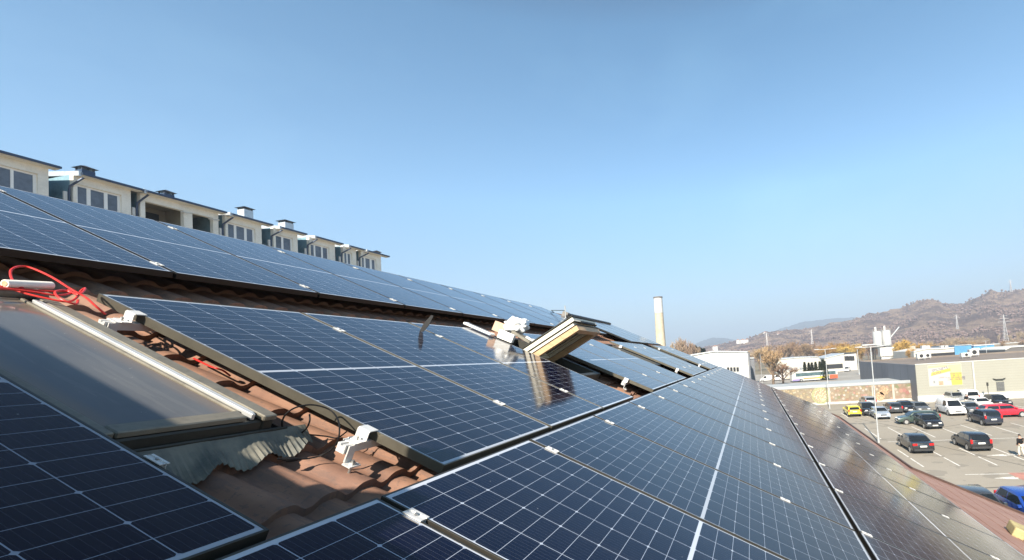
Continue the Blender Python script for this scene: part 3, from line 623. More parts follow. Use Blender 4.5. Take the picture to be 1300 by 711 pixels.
for wl_, wr, el, er, panes, kind in DORM:
    x0, x1, e0, e1 = XW(wl_), XW(wr), XW(el), XW(er); zb = EZ - 3.3; zt = EZ - .12; wt, wb = EZ - .78, EZ - 2.5
    m = MB(); P = [(XW(a_), XW(b_)) for a_, b_ in panes]
    lo, hi = P[0][0] - .12, P[-1][1] + .12
    m.box(x0, lo, YD, YD + .3, zb, zt); m.box(hi, x1, YD, YD + .3, zb, zt); m.box(lo, hi, YD, YD + .3, wt + .12, zt); m.box(lo, hi, YD, YD + .3, zb, wb)
    if kind == 'o': m.box(P[0][1], P[1][0], YD, YD + .3, wb, wt + .12)
    dr = kid('dormer', m, M_CREAM, blk)
    for xa_ in (x0, x1 - .12): m = MB(); m.prism([(YD + .301, zb + .4), (YD + 3.1, zb + .4 + 2.2), (YD + 4.2, zt), (YD + .301, zt)], 'x', xa_, xa_ + .12); kid('cheek', m, M_TEAL, dr)
    if kind == 'w':
        m = MB(); m.box(lo, hi, YD + .14, YD + .22, wt + .02, wt + .12).box(lo, hi, YD + .14, YD + .22, wb, wb + .1)
        xs = [lo] + [q for a_ in P for q in a_] + [hi]
        for i in range(0, len(xs), 2): m.box(xs[i], xs[i + 1], YD + .14, YD + .22, wb + .1, wt + .02)
        wf = kid('window', m, M_PVCD, dr)
        m = MB()
        for a_, b_ in P: m.box(a_, b_, YD + .17, YD + .19, wb + .1, wt + .02)
        kid('pane', m, M_DPANE, wf)
        m = MB(); m.box(lo + .05, hi - .05, YD + .26, YD + .29, wb + .1, wt); kid('curtain', m, mat('net_curtain', (.42, .43, .43), .9, 0, .2, 2), dr)
    else:
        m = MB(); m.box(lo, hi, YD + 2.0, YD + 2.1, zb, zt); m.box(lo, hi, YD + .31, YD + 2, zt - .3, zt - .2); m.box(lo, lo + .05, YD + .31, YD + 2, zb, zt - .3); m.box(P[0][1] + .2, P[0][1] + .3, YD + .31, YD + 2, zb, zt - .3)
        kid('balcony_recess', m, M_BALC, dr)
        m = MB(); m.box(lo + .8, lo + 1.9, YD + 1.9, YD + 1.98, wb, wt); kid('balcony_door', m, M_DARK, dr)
        m = MB()
        for bx in (P[0][1] - .2, P[1][0] + 1.0): m.tube([(bx, YD - .02, wt - .02), (bx + .5, YD - .35, wt - .02)], .05, 6)
        kid('clothes_line_arm', m, M_WHITE, dr)
    m = MB(); m.prism([(YD - .42, EZ - .10), (YD - .42, EZ), (YD + 4.6, EZ + .6), (YD + 4.6, EZ + .50), (YD + .3, EZ - .02)], 'x', e0, e1 ); rf = kid('dormer_roof', m, M_BLUEMETAL, dr)
    m = MB(); m.box(e0, e1, YD - .52, YD - .425, EZ - .16, EZ - .04); kid('eave_gutter', m, M_BLUEMETAL, rf)
    m = MB(); m.box(e0 + .03, e1 - .03, YD - .40, YD + .002, EZ - .20, EZ - .125); kid('soffit', m, M_CREAM, dr)
    m = MB(); m.prism([(YD - .42, EZ - .26), (YD - .42, EZ + .03), (YD + 4.3, EZ + .62), (YD + 4.3, EZ + .33)], 'x', e0 - .12, e0 - .004); kid('white_bargeboard', m, M_ZINC, rf)
    m = MB(); m.tube([(x0 - .12, YD + .12, EZ - 3.3), (x0 - .12, YD + .12, EZ - 1.2), (x0 - .12, YD + .05, EZ - .9), (e0 + .1, YD - .42, EZ - .3)], .06, 8); kid('downpipe', m, M_BLUEMETAL, dr, smooth=True)
    m = MB(); m.box(x0 - .35, x0 - .2, YD + .10, YD + .2, EZ - 3.3, EZ - 1.25); kid('white_post', m, M_WHITE, dr)
for px, py, wpx, col in ((108, 216, 24, 0), (211, 246, 18, 0), (311.5, 273, 16, 1), (363, 289, 15, 1), (478, 321, 7, 0)):
    Yc = YD + 4.0; p = ony(px, py, Yc); w = (ony(px + wpx / 2, py, Yc) - ony(px - wpx / 2, py, Yc)).x / 2; hh = .80 if col else .32
    m = MB(); m.box(p.x - w * .72, p.x + w * .72, Yc - w * .72, Yc + w * .72, p.z - 1.2, p.z + hh - .4); ch = kid('vent_chimney', m, M_ZINC if col else M_BLUEMETAL, roofb)
    m = MB(); z = p.z + hh - .4
    for sx in (-.6, .6):
        for sy in (-.6, .6): m.box(p.x + sx * w - .04, p.x + sx * w + .04, Yc + sy * w - .04, Yc + sy * w + .04, z, z + .17)
    m.add([(p.x - w, Yc - w, z + .17), (p.x + w, Yc - w, z + .17), (p.x + w, Yc + w, z + .17), (p.x - w, Yc + w, z + .17), (p.x, Yc, z + .40)], [(0, 1, 4), (1, 2, 4), (2, 3, 4), (3, 0, 4), (0, 3, 2, 1)]); kid('cowl', m, mat('dark_cowl_metal', (.09, .09, .11), .45, .4, .3, 3), roofb)

# ------------------------------------------------------------------ buildings across the car park
XSTORE = onz(1166, 510).x
def part(name, mb, m, par, **k):
    o = ob(name, mb, m, **k); o.parent = par; o.matrix_parent_inverse = par.matrix_world.inverted() if False else Matrix.Translation(-Vector(par.location)); return o
YC = onz(1166, 510).y; ZT = onx(1163.5, 463, XSTORE).z
st_ = thing('supermarket', 'long low cream clad supermarket with a yellow banner across the car park', 'shop', (XSTORE, YC - 20, ZG))
b = NB('cream_profiled_cladding'); co = b.coord('Object'); sp = b.n('ShaderNodeSeparateXYZ'); b.L(co, sp.inputs[0]); f = b.noise(co, .5, 5, .6)
rib = b.M('FRACT', b.M('MULTIPLY', sp.outputs[2], 2.4)); line_ = b.M('LESS_THAN', rib, .09)
b.set(Base_Color=b.mix(b.M('MULTIPLY', line_, .45), b.mix(f, (0.275, 0.268, 0.225), (0.315, 0.305, 0.258)), (0.19, 0.185, 0.155)), Roughness=.6); M_CLADC = b.m
m = MB(); m.box(XSTORE, XSTORE + .3, YC - 75, YC, ZG + .9, ZT); m.box(XSTORE + .3, XSTORE + 40, YC - 75, YC - .3, ZG, ZT - .35); part('wall', m, M_CLADC, st_)
m = MB(); m.box(XSTORE - .12, XSTORE + .28, YC - 75.02, YC + .02, ZG, ZG + .898); part('plinth', m, mat('white_plinth', (.76, .75, .73), .8, 0, .12, .7), st_)
m = MB(); m.box(XSTORE + .32, XSTORE + 39.5, YC - 74.5, YC - .35, ZT - .349, ZT - .25); m.box(XSTORE + 39.5, XSTORE + 40, YC - 75, YC, ZT - .3, ZT + .1); rf = part('flat_roof', m, mat('brown_roof_felt', (.185, .15, .125), .9, 0, .25, .15), st_)
m = MB(); m.box(XSTORE - .03, XSTORE + .33, YC - 75, YC + .03, ZT + .002, ZT + .09); part('parapet_cap', m, M_WHITE, st_)
b = NB('grey_ribbed_cladding'); co = b.coord('Object'); sp = b.n('ShaderNodeSeparateXYZ'); b.L(co, sp.inputs[0]); f = b.noise(co, .3, 5, .6)
seam = b.M('LESS_THAN', b.M('FRACT', b.M('MULTIPLY', sp.outputs[0], .25)), .03)
b.set(Base_Color=b.mix(seam, b.mix(f, (.14, .145, .165), (.19, .195, .215)), (.09, .09, .10)), Roughness=.6)
m = MB(); m.box(XSTORE + .31, XSTORE + 40, YC - .299, YC - .0, ZG, ZT - .05); part('side_wall', m, b.m, st_)
m = MB(); q = onx(1234.5, 463, XSTORE); m.tube([(XSTORE - .12, q.y, ZT - .1), (XSTORE - .12, q.y, ZG + .3)], .11, 8); part('downpipe', m, M_WHITE, st_)
q0, q1 = onx(1264.5, 485, XSTORE), onx(1275.5, 496, XSTORE)
m = MB(); m.box(XSTORE - .04, XSTORE - .002, q1.y, q0.y, q1.z, q0.z); gr_ = part('vent_grille', m, mat('dark_grille', (.10, .10, .10), .6, .2, .4, 6), st_)
m = MB()
for i in range(7): z = q1.z + (q0.z - q1.z) * (i + .5) / 7; m.box(XSTORE - .08, XSTORE - .041, q1.y + .05, q0.y - .05, z - .03, z + .03)
part('slat', m, mat('grille_slat', (.22, .22, .21), .5, .3, .2, 6), gr_)
q = onx(1268, 480, XSTORE); m = MB(); m.prism([(q.y - .9, q.z), (q.y - .5, q.z - .25), (q.y + .5, q.z - .25), (q.y + .9, q.z), (q.y + .5, q.z - .12), (q.y - .5, q.z - .12)], 'x', XSTORE - .3, XSTORE - .002); part('lamp_bracket', m, M_CLADD, st_)
# rooftop units
for i, (x, y, sx, sy, sz) in enumerate(((1169, 457, 1.2, 1.6, 1.1), (1177, 456, 1.2, 1.4, 1.0), (1226, 455, 1.0, 1.8, .8), (1236, 453, 1.2, 1.8, 1.3))):
    p = onz(x, y, ZT - .25); t = thing('rooftop_unit', ('white air unit on legs, leftmost on the shop roof', 'white air unit beside the leftmost one on the shop roof', 'low white box standing on the shop roof', 'tall white box standing on the shop roof')[i], 'air unit', p, group='units on the shop roof')
    m = MB(); m.box(-sx / 2, sx / 2, -sy / 2, sy / 2, .35, .35 + sz); ob('casing', m, M_WHITE, t, bevel=.03)
    m = MB(); m.tube([(-sx / 2 - .03, 0, .35 + sz / 2), (-sx / 2 - .001, 0, .35 + sz / 2)], sz * .36, 16); ob('fan_grille', m, M_DARK, t)
    m = MB()
    for a_ in (-.8, .8):
        for c_ in (-.8, .8): m.box(a_ * sx / 2 - .05, a_ * sx / 2 + .05, c_ * sy / 2 - .05, c_ * sy / 2 + .05, 0, .35)
    ob('leg_frame', m, M_STEEL, t)
# banner
A0, A1 = onx(1177.5, 464, XSTORE), onx(1222.5, 488.5, XSTORE)
bx0, bx1, bz0, bz1 = A1.y, A0.y, A1.z, A0.z
bn = thing('banner', 'yellow and white advertising banner fixed to the cream shop wall', 'banner', (XSTORE, (bx0 + bx1) / 2, (bz0 + bz1) / 2))
Wb, Hb = (bx1 - bx0) / 2, (bz1 - bz0) / 2
def flat(name, poly, m, d):
    mb = MB(); mb.prism([(a_ * Wb, c_ * Hb) for a_, c_ in poly], 'x', -.03 - d, -.028 - d + .004); return ob(name, mb, m, bn)
M_BW = mat('banner_white', (.42, .415, .37), .6, 0, .06, 1); M_BY = mat('banner_yellow', (.47, .39, .07), .6, 0, .1, 1); M_BYP = mat('banner_pale_yellow', (.43, .40, .22), .6, 0, .1, 1)
mb = MB(); mb.box(-.026, -.003, -Wb, Wb, -Hb, Hb); ob('sheet', mb, M_BW, bn)
flat('yellow_block', [(-.98, -.97), (-.35, -.97), (-.30, .20), (-.98, .20)], M_BY, .004)
flat('pale_block', [(-.98, .21), (-.30, .21), (-.2, .96), (-.98, .96)], M_BYP, .004)
flat('top_band', [(-.19, .80), (.98, .70), (.98, .96), (-.19, .96)], M_BYP, .004)
flat('slanted_band', [(.86, -.02), (.80, .30), (-.32, .62), (-.36, .36)], M_BY, .010)
flat('product_picture', [(.15, -.92), (.42, -.92), (.42, -.55), (.15, -.55)], mat('banner_brown', (.42, .26, .17), .6, 0, .4, 5), .010)
flat('small_picture', [(.64, -.72), (.74, -.72), (.74, -.48), (.64, -.48)], mat('banner_grey', (.22, .22, .23), .6, 0, .3, 5), .010)
M_INK = mat('banner_ink', (.12, .09, .16), .6, 0, .1, 5); M_INKR = mat('banner_red_ink', (.55, .16, .22), .6, 0, .1, 5)
def text(s, y, z, size, m, par, rot=0.0, x=-.05, extr=.004):
    c = bpy.data.curves.new('lettering', 'FONT'); c.body = s; c.size = size; c.extrude = extr; c.align_x = 'CENTER'
    o = bpy.data.objects.new('lettering', c); COL.objects.link(o); me = bpy.data.meshes.new_from_object(o.evaluated_get(bpy.context.evaluated_depsgraph_get()))
    bpy.data.objects.remove(o); o = bpy.data.objects.new('lettering', me); COL.objects.link(o); o.parent = par; me.materials.clear(); me.materials.append(m)
    o.matrix_local = Matrix.Translation((x, y, z)) @ Matrix.Rotation(rot, 4, 'X') @ Matrix(((0, 0, -1, 0), (-1, 0, 0, 0), (0, 1, 0, 0), (0, 0, 0, 1))); return o
text('SPILNETS', .28 * Wb, .46 * Hb, .62, M_INK, bn, -.17); text('SUPER', .45 * Wb, .12 * Hb, .5, M_INK, bn, -.17)
text('OFERTA', .15 * Wb, -.28 * Hb, .34, M_INKR, bn)
for i, (s_, zz) in enumerate((('NON STOP', .02), ('08 - 22', -.16), ('ACCES PARCARE', -.34), ('LUNI - SAMBATA', -.52))): text(s_, -.64 * Wb, zz * Hb, .34, M_INK, bn)

# low building with the food pictures
XM = onz(1000, 515).x; ZM = onx(1000, 491, XM).z; YL = 10.0
mu = thing('low_annex', 'low flat roofed annex wall covered with large food pictures', 'building', (XM, -8, ZG))
m = MB(); m.box(XM, XM + .3, YC + .02, YL, ZG, ZM); m.box(XM + .3, XM + 13, YC + .02, YL, ZG, ZM - .4); part('wall', m, mat('annex_cream', (.38, .36, .31), .8, 0, .12, .6), mu)
m = MB(); m.box(XM - .02, XM + 13, YC + .03, YL, ZM - .399, ZM - .3); m.box(XM - .1, XM - .002, YC + .03, YL, ZM - .45, ZM + .05); part('flat_roof', m, mat('pale_roof_membrane', (.36, .38, .39), .7, 0, .2, .12), mu)
def food_mat(name, cols, sc, seed):
    b = NB(name); co = b.coord('Object', (1, 1, 1)); mp = b.n('ShaderNodeMapping'); mp.inputs['Location'].default_value = (0, seed, seed * 2); b.L(co, mp.inputs[0])
    v = b.n('ShaderNodeTexVoronoi'); v.inputs['Scale'].default_value = sc; b.L(mp.outputs[0], v.inputs['Vector'])
    sp = b.n('ShaderNodeSeparateColor'); b.L(v.outputs['Color'], sp.inputs[0])
    n = len(cols); k = b.ramp(sp.outputs[0], [((i + .3) / n, c) for i, c in enumerate(cols)])
    f = b.noise(mp.outputs[0], sc * 4, 5, .7)
    k = b.mix(b.M('MULTIPLY', f, .3), k, (.40, .35, .28)); d = b.M('MULTIPLY', b.M('GREATER_THAN', v.outputs['Distance'], .40), .75)
    b.set(Base_Color=b.mix(d, k, (.20, .15, .10)), Roughness=.55); return b.m
FOOD = [food_mat('picture_dumplings', [(0.320, 0.240, 0.128), (0.368, 0.336, 0.248), (0.128, 0.128, 0.048), (0.352, 0.296, 0.192), (0.400, 0.376, 0.320), (0.160, 0.104, 0.048), (0.336, 0.256, 0.136)], 2.6, 1),
        food_mat('picture_cakes', [(0.368, 0.328, 0.264), (0.272, 0.096, 0.048), (0.400, 0.368, 0.320), (0.104, 0.136, 0.056), (0.320, 0.200, 0.104), (0.384, 0.360, 0.320), (0.336, 0.160, 0.128), (0.096, 0.064, 0.040), (0.400, 0.336, 0.200)], 2.1, 5),
        food_mat('picture_rolls', [(0.304, 0.144, 0.056), (0.384, 0.336, 0.264), (0.136, 0.064, 0.040), (0.400, 0.376, 0.336), (0.096, 0.120, 0.040), (0.320, 0.248, 0.096), (0.352, 0.192, 0.144)], 2.0, 9),
        food_mat('picture_ham', [(0.336, 0.120, 0.096), (0.384, 0.208, 0.168), (0.400, 0.344, 0.280), (0.192, 0.056, 0.048), (0.368, 0.160, 0.136), (0.112, 0.136, 0.056)], 1.2, 13)]
xs_ = [(940, 1051.5, 0), (1054, 1107, 1), (1109, 1133, 2), (1136, 1163, 3)]
for i, (a_, c_, k_) in enumerate(xs_):
    ya, yb = onx(a_, 500, XM).y, onx(c_, 500, XM).y
    m = MB(); m.box(XM - .05, XM - .004, yb, ya, ZG + .32, ZM - .55); pc = part('food_picture', m, FOOD[k_], mu)
    if k_ == 0:
        q = onx(1041.5, 502, XM); r_ = 1.33
        m = MB(); m.tube([(XM - .085, q.y, q.z), (XM - .051, q.y, q.z)], r_ * 1.12, 30); part('plate_rim', m, mat('olive_rim', (.30, .30, .15), .6, 0, .4, 4), pc)
        m = MB(); m.tube([(XM - .12, q.y, q.z), (XM - .086, q.y, q.z)], r_ * .88, 30); part('plate', m, food_mat('picture_pasta', [(.66, .56, .33), (.70, .64, .46), (.5, .4, .2)], 5, 3), pc)
    if k_ == 2:
        for j, (px, py) in enumerate(((1117, 503), (1122, 496))):
            q = onx(px, py, XM); m = MB(); m.tube([(XM - .09, q.y, q.z), (XM - .051, q.y, q.z)], .75, 24); part('plate', m, food_mat('picture_stew', [(.62, .33, .14), (.66, .5, .3), (.5, .22, .1)], 6, 2), pc)
m = MB(); m.box(XM - .04, XM - .003, YC + .03, YL, ZG + .0, ZG + .30); part('plinth', m, mat('grey_plinth', (.5, .48, .45), .85, 0, .2, 1), mu)

# lamp posts and poles
def lamp(label, base, top, arm=1.5, r=.07, double=True):
    t = thing('street_lamp', label, 'street lamp', base, group='street lamps'); h = top
    m = MB(); m.tube([(0, 0, 0), (0, 0, .9), (0, 0, .92), (0, 0, h)], [r * 1.5, r * 1.5, r, r * .65], 10); ob('pole', m, M_ZINC, t, smooth=True)
    if arm:
        m = MB(); m.tube([(0, -arm if double else 0, h), (0, arm, h)], .045, 6); ob('arm', m, M_ZINC, t)
        for s_ in ((-1, 1) if double else (1,)):
            m = MB(); m.prism([(s_ * arm * .75, h - .02), (s_ * arm * 1.35, h + .03), (s_ * arm * 1.35, h + .10), (s_ * arm * .75, h + .12)], 'x', -.14, .14); ob('lamp_head', m, M_ZINC, t, bevel=.02)
b0 = onz(1115.6, 562); lamp('tall white lamp post standing in the car park near the roof edge', b0, onx(1104.5, 440.5, b0.x).z - ZG, 1.1)
b0 = onz(1053.5, 519); lamp('white lamp post standing in front of the food pictures', b0, onx(1047, 443.5, b0.x).z - ZG, 1.3)
b0 = onz(967.8, 489); lamp('bare white pole standing left of the big leafless tree', b0, onx(965.5, 449, b0.x).z - ZG, 0)
b0 = onz(1091, 476); lamp('slim pale pole standing in front of the white van', b0, onx(1087.5, 443.5, b0.x).z - ZG, 0, .14)
b0 = onz(1252.5, 447, -5.0); b0.z = ZG
t = lamp('white lamp pole standing in front of the blue building', b0, onx(1251, 433, b0.x).z - ZG, .9, .12)

def gable(name, label, cat, x0, x1, poly_px, X, depth, m, roofm=None, group=None):
    """building whose front stands at distance X: outline traced, extruded backwards"""
    pts = [onx(x, y, X) for x, y in poly_px]; pts = [(p.y, p.z) for p in pts]
    lo = min(p[0] for p in pts); hi = max(p[0] for p in pts)
    t = thing(name, label, cat, (X, (lo + hi) / 2, ZG), group=group)
    poly = [(lo, ZG)] + [p for p in sorted(pts)] + [(hi, ZG)]
    mb = MB(); mb.prism(poly, 'x', X, X + depth); part('wall', mb, m, t)
    if roofm:
        mb = MB(); pp = sorted(pts)
        for i in range(len(pp) - 1):
            a_, c_ = pp[i], pp[i + 1]; mb.hexa([(X - .3, a_[0], a_[1] + .02), (X + depth + .3, a_[0], a_[1] + .02), (X + depth + .3, c_[0], c_[1] + .02), (X - .3, c_[0], c_[1] + .02), (X - .3, a_[0], a_[1] + .3), (X + depth + .3, a_[0], a_[1] + .3), (X + depth + .3, c_[0], c_[1] + .3), (X - .3, c_[0], c_[1] + .3)])
        part('roof', mb, roofm, t)
    return t, lo, hi
M_GREYCL = mat('grey_sheet_wall', (.17, .175, .19), .6, .1, .2, .3)
XH = 104.0
t, lo, hi = gable('white_hall', 'white gabled hall rising beyond the far end of the roof', 'hall', 0, 0, [(846, 459), (878, 451.6), (905, 447), (949, 447.6)], XH, 30, M_WHITE, M_ZINC)
m = MB()
for px in (924.5, 928.5, 932.5, 936.5): q = onx(px, 469, XH); m.box(XH - .05, XH - .002, q.y - .28, q.y + .28, q.z - .5, q.z + .5)
part('window', m, M_DARK, t)
m = MB(); q = onx(950.3, 455, XH); m.box(XH + .5, XH + 30, lo - .35, lo - .003, ZG, onx(949, 448.5, XH).z); part('side_cladding', m, M_GREYCL, t)
X2 = 150.0
t, lo, hi = gable('grey_shed', 'narrow grey shed standing just right of the white hall', 'shed', 0, 0, [(950.5, 455.5), (957.5, 455.2)], 140, 12, M_GREYCL, M_ZINC)
# sheds behind the bus
M_SHED = mat('white_shed_wall', (.50, .475, .42), .7, 0, .12, .2)
t, lo, hi = gable('long_shed', 'long white shed behind the cypress hedge and bus', 'shed', 0, 0, [(984, 457), (1012, 454.5), (1038.5, 453.5), (1042, 458)], 190, 25, M_SHED, M_ZINC)
m = MB()
for a_, c_ in ((998, 1006), (1008, 1013), (1015, 1019)):
    p, q = onx(a_, 466.5, 190), onx(c_, 469.5, 190); m.box(189.9, 189.99, q.y, p.y, q.z, p.z)
part('window', m, mat('dull_window', (.25, .28, .30), .3, 0, .3, .5), t)
t, lo, hi = gable('white_shed', 'white mono pitch shed right of the cypress hedge', 'shed', 0, 0, [(1046.5, 455.5), (1071.5, 449.3)], 200, 30, M_SHED, M_ZINC)
m = MB(); p, q = onx(1048, 463, 200), onx(1070, 467, 200); m.box(199.8, 199.98, q.y, p.y, q.z, p.z); part('door_opening', m, M_DARK, t)
t, lo, hi = gable('grey_workshop', 'pale workshop with dark roof between the sheds and silos', 'workshop', 0, 0, [(1071.8, 449.6), (1087, 448.2)], 205, 30, mat('pale_workshop_wall', (.55, .53, .50), .8, 0, .2, .3), M_CLADD)
m = MB()
for a_ in (1074.5, 1078.5, 1082.5): p = onx(a_, 455, 205); m.box(204.9, 204.99, p.y - .7, p.y + .7, p.z - 1, p.z + 1)
part('window', m, M_DARK, t)
# concrete plant silos
XS_ = 235.0; b0 = onx(1119, 450, XS_)
t = thing('silo_plant', 'white twin silos on a dark steel frame with a loading shed', 'silos', (XS_, b0.y, ZG))
for px0, px1, yt, yb in ((1108.7, 1119.3, 421.5, 438.5), (1120.3, 1130.6, 420, 438)):
    p, q = onx(px0, yb, XS_), onx(px1, yt, XS_); r_ = (p.y - q.y) / 2 * .95; yc = (p.y + q.y) / 2
    m = MB(); m.tube([(XS_, yc, p.z), (XS_, yc, q.z), (XS_, yc, q.z + .5)], [r_, r_, r_ * .8], 20); sl = part('silo', m, mat('silo_paint', (.44, .44, .43), .55, 0, .2, .25), t, smooth=True)
    m = MB(); m.tube([(XS_, yc, p.z - 2.2), (XS_, yc, p.z - .002)], [r_ * .3, r_ * .98], 16); part('cone', m, M_ZINC, sl, smooth=True)
    m = MB(); m.tube([(XS_, yc + .3 * r_, q.z + .5), (XS_, yc + .3 * r_, q.z + 2.6)], r_ * .25, 10); part('filter', m, M_WHITE, sl)
    m = MB()
    for k in range(8):
        an = k * math.pi / 4; m.tube([(XS_ + r_ * math.cos(an), yc + r_ * math.sin(an), q.z + .2), (XS_ + r_ * math.cos(an), yc + r_ * math.sin(an), q.z + 1.3)], .06, 4)
    part('railing', m, M_STEEL, sl)
p, q = onx(1108, 438.5, XS_), onx(1131, 441, XS_)
m = MB(); m.box(XS_ - 2, XS_ + 2, q.y, p.y, q.z - .2, q.z + .5)
for yy in (p.y - .3, (p.y + q.y) / 2, q.y + .3): m.box(XS_ - 2, XS_ - 1.6, yy - .25, yy + .25, ZG, q.z); m.box(XS_ + 1.6, XS_ + 2, yy - .25, yy + .25, ZG, q.z)
part('support_frame', m, M_CLADD, t)
p, q = onx(1117, 441.5, XS_ - 6), onx(1137, 451.5, XS_ - 6); m = MB(); m.box(XS_ - 6, XS_ - 2.1, q.y, p.y, q.z, p.z); m.box(XS_ - 5.5, XS_ - 2.4, q.y + .5, p.y - .5, ZG, q.z); part('loading_shed', m, M_WHITE, t)
p, q = onx(1131, 428, XS_), onx(1141.5, 415, XS_); m = MB(); m.tube([(XS_, p.y, p.z), (XS_, q.y, q.z)], .3, 6); part('conveyor_arm', m, M_ZINC, t)
p, q = onx(1094, 440, XS_), onx(1110, 438, XS_); m = MB(); m.box(XS_ - 1, XS_ + 1, q.y, p.y, q.z, q.z + .6); part('walkway', m, M_ZINC, t)
# chimney
XCH = 230.0; p = onx(840.2, 452, XCH); q = onx(835.3, 378.5, XCH)
t = thing('factory_chimney', 'tall cream factory chimney with a white top section', 'chimney', (XCH, p.y, ZG)); zb = onx(837, 397.5, XCH).z - ZG; ht = q.z - ZG
def rad(a_, c_, y): return (onx(a_, y, XCH).y - onx(c_, y, XCH).y) / 2
m = MB(); m.tube([(0, 0, 0), (0, 0, zb)], [rad(834, 845.4, 440) * 1.18, rad(831.5, 842.3, 398)], 24)
b = NB('stained_cream_brick'); co = b.coord('Object'); f = b.noise(co, .35, 7, .7); g = b.noise(b.coord('Object', (1, 1, .15)), .8, 5, .6)
b.set(Base_Color=b.mix(g, b.ramp(f, [(.35, (.36, .27, .15)), (.6, (.60, .50, .34))]), (.58, .50, .38)), Roughness=.85)
ob('shaft', m, b.m, t, smooth=True)
m = MB(); m.tube([(0, 0, zb + .002), (0, 0, ht - 1), (0, 0, ht)], [rad(831.2, 842.6, 398) * .98, rad(830.2, 841.3, 380) * .97, rad(830.2, 841.3, 380) * .97], 24); ob('white_section', m, M_WHITE, t, smooth=True)
m = MB(); r_ = rad(830.2, 841.3, 380); m.tube([(0, 0, ht + .01), (0, 0, ht + .6)], r_ * 1.06, 24); ob('rim', m, mat('dark_rim', (.16, .14, .13), .8), t)
# blue buildings and white works on the right
M_BLUEW = mat('blue_sheet_wall', (.10, .30, .52), .5, .1, .2, .2)
t, lo, hi = gable('blue_hall', 'bright blue flat roofed hall beyond the shop roof', 'hall', 0, 0, [(1211.5, 439), (1233, 438)], 210, 25, M_BLUEW, M_ZINC)
t, lo, hi = gable('blue_office', 'blue office with white windows beyond the shop roof', 'office', 0, 0, [(1236, 439.5), (1262, 437.5)], 215, 20, M_BLUEW, M_WHITE)
m = MB()
for a_ in (1236.5, 1241, 1249, 1256, 1261): q = onx(a_, 446, 215); m.box(214.85, 214.99, q.y - .8, q.y + .8, q.z - 1.4, q.z + 1.4)
wf = part('window', m, M_PVC, t); m = MB()
for a_ in (1248.5, 1255.5): q = onx(a_, 446, 215); m.box(214.8, 214.848, q.y - .5, q.y + .5, q.z - 1.1, q.z + 1.1)
part('pane', m, M_WGLASS, wf)
t, lo, hi = gable('white_works', 'white factory shed with small roof vents beyond the shop', 'factory', 0, 0, [(1160, 447), (1178, 443), (1196, 443.5), (1211, 441.5)], 185, 25, M_SHED, M_WHITE)
m = MB()
for px in (1172, 1177, 1196, 1200): q = onx(px, 441, 190); m.box(189, 191, q.y - .7, q.y + .7, q.z - 2, q.z + .7)
part('roof_vent', m, M_ZINC, t)
m = MB(); p, q = onx(1180, 449, 184.9), onx(1212, 451.5, 184.9); m.box(184.8, 184.99, q.y, p.y, q.z - 3, p.z); part('dark_opening', m, M_DARK, t)
t, lo, hi = gable('white_works', 'pale low works building right of the silos', 'factory', 0, 0, [(1136, 442.5), (1162, 440)], 225, 20, M_SHED, M_WHITE)
t, lo, hi = gable('grey_shed', 'grey shed with a white roof at the right picture edge', 'shed', 0, 0, [(1276, 444.5), (1283, 441.2), (1300, 440), (1330, 438)], 190, 20, mat('dark_shed', (.12, .11, .105), .8), M_WHITE)
t, lo, hi = gable('long_shed', 'long low shed with a pale roof at the foot of the hill', 'shed', 0, 0, [(1262, 437.6), (1300, 434.5), (1345, 431)], 330, 20, mat('brown_shed', (.22, .18, .14), .8), M_WHITE)
# houses and pylons on the hills
def on_hill(px, py, D): d = ray(px, py); l = Vector((d.x, d.y)).length; return CAM + d * (D / l)
for i, (px, py, D, w, lab) in enumerate(((937, 433.2, 1000, 7, 'small white house, left of three on the far wooded slope'), (943, 433, 1000, 11, 'wider white house, middle of three on the far wooded slope'), (948.3, 432.8, 1000, 6, 'small white house, right of three on the far wooded slope'),
        (971, 423.4, 1100, 8, 'pale house on the skyline left of the power pylon'), (988.5, 425.3, 1000, 8, 'pale house on the slope right of the power pylon'), (908, 441.5, 900, 10, 'pale house low on the slope above the white hall'))):
    p = on_hill(px, py, D); t = thing('hill_house', lab, 'house', p - Vector((0, 0, 6)), group='houses on the hill')
    m = MB(); m.box(-4, 4, -w / 2, w / 2, 0, 8.5); ob('wall', m, M_WHITE, t); m = MB(); m.prism([(-w / 2 - .4, 8.51), (0, 11), (w / 2 + .4, 8.51)], 'x', -4.4, 4.4); ob('roof', m, mat('hill_house_roof', (.35, .2, .15), .8), t)
M_PYL = mat('pylon_steel', (.55, .52, .50), .5, .4, .1, 2)
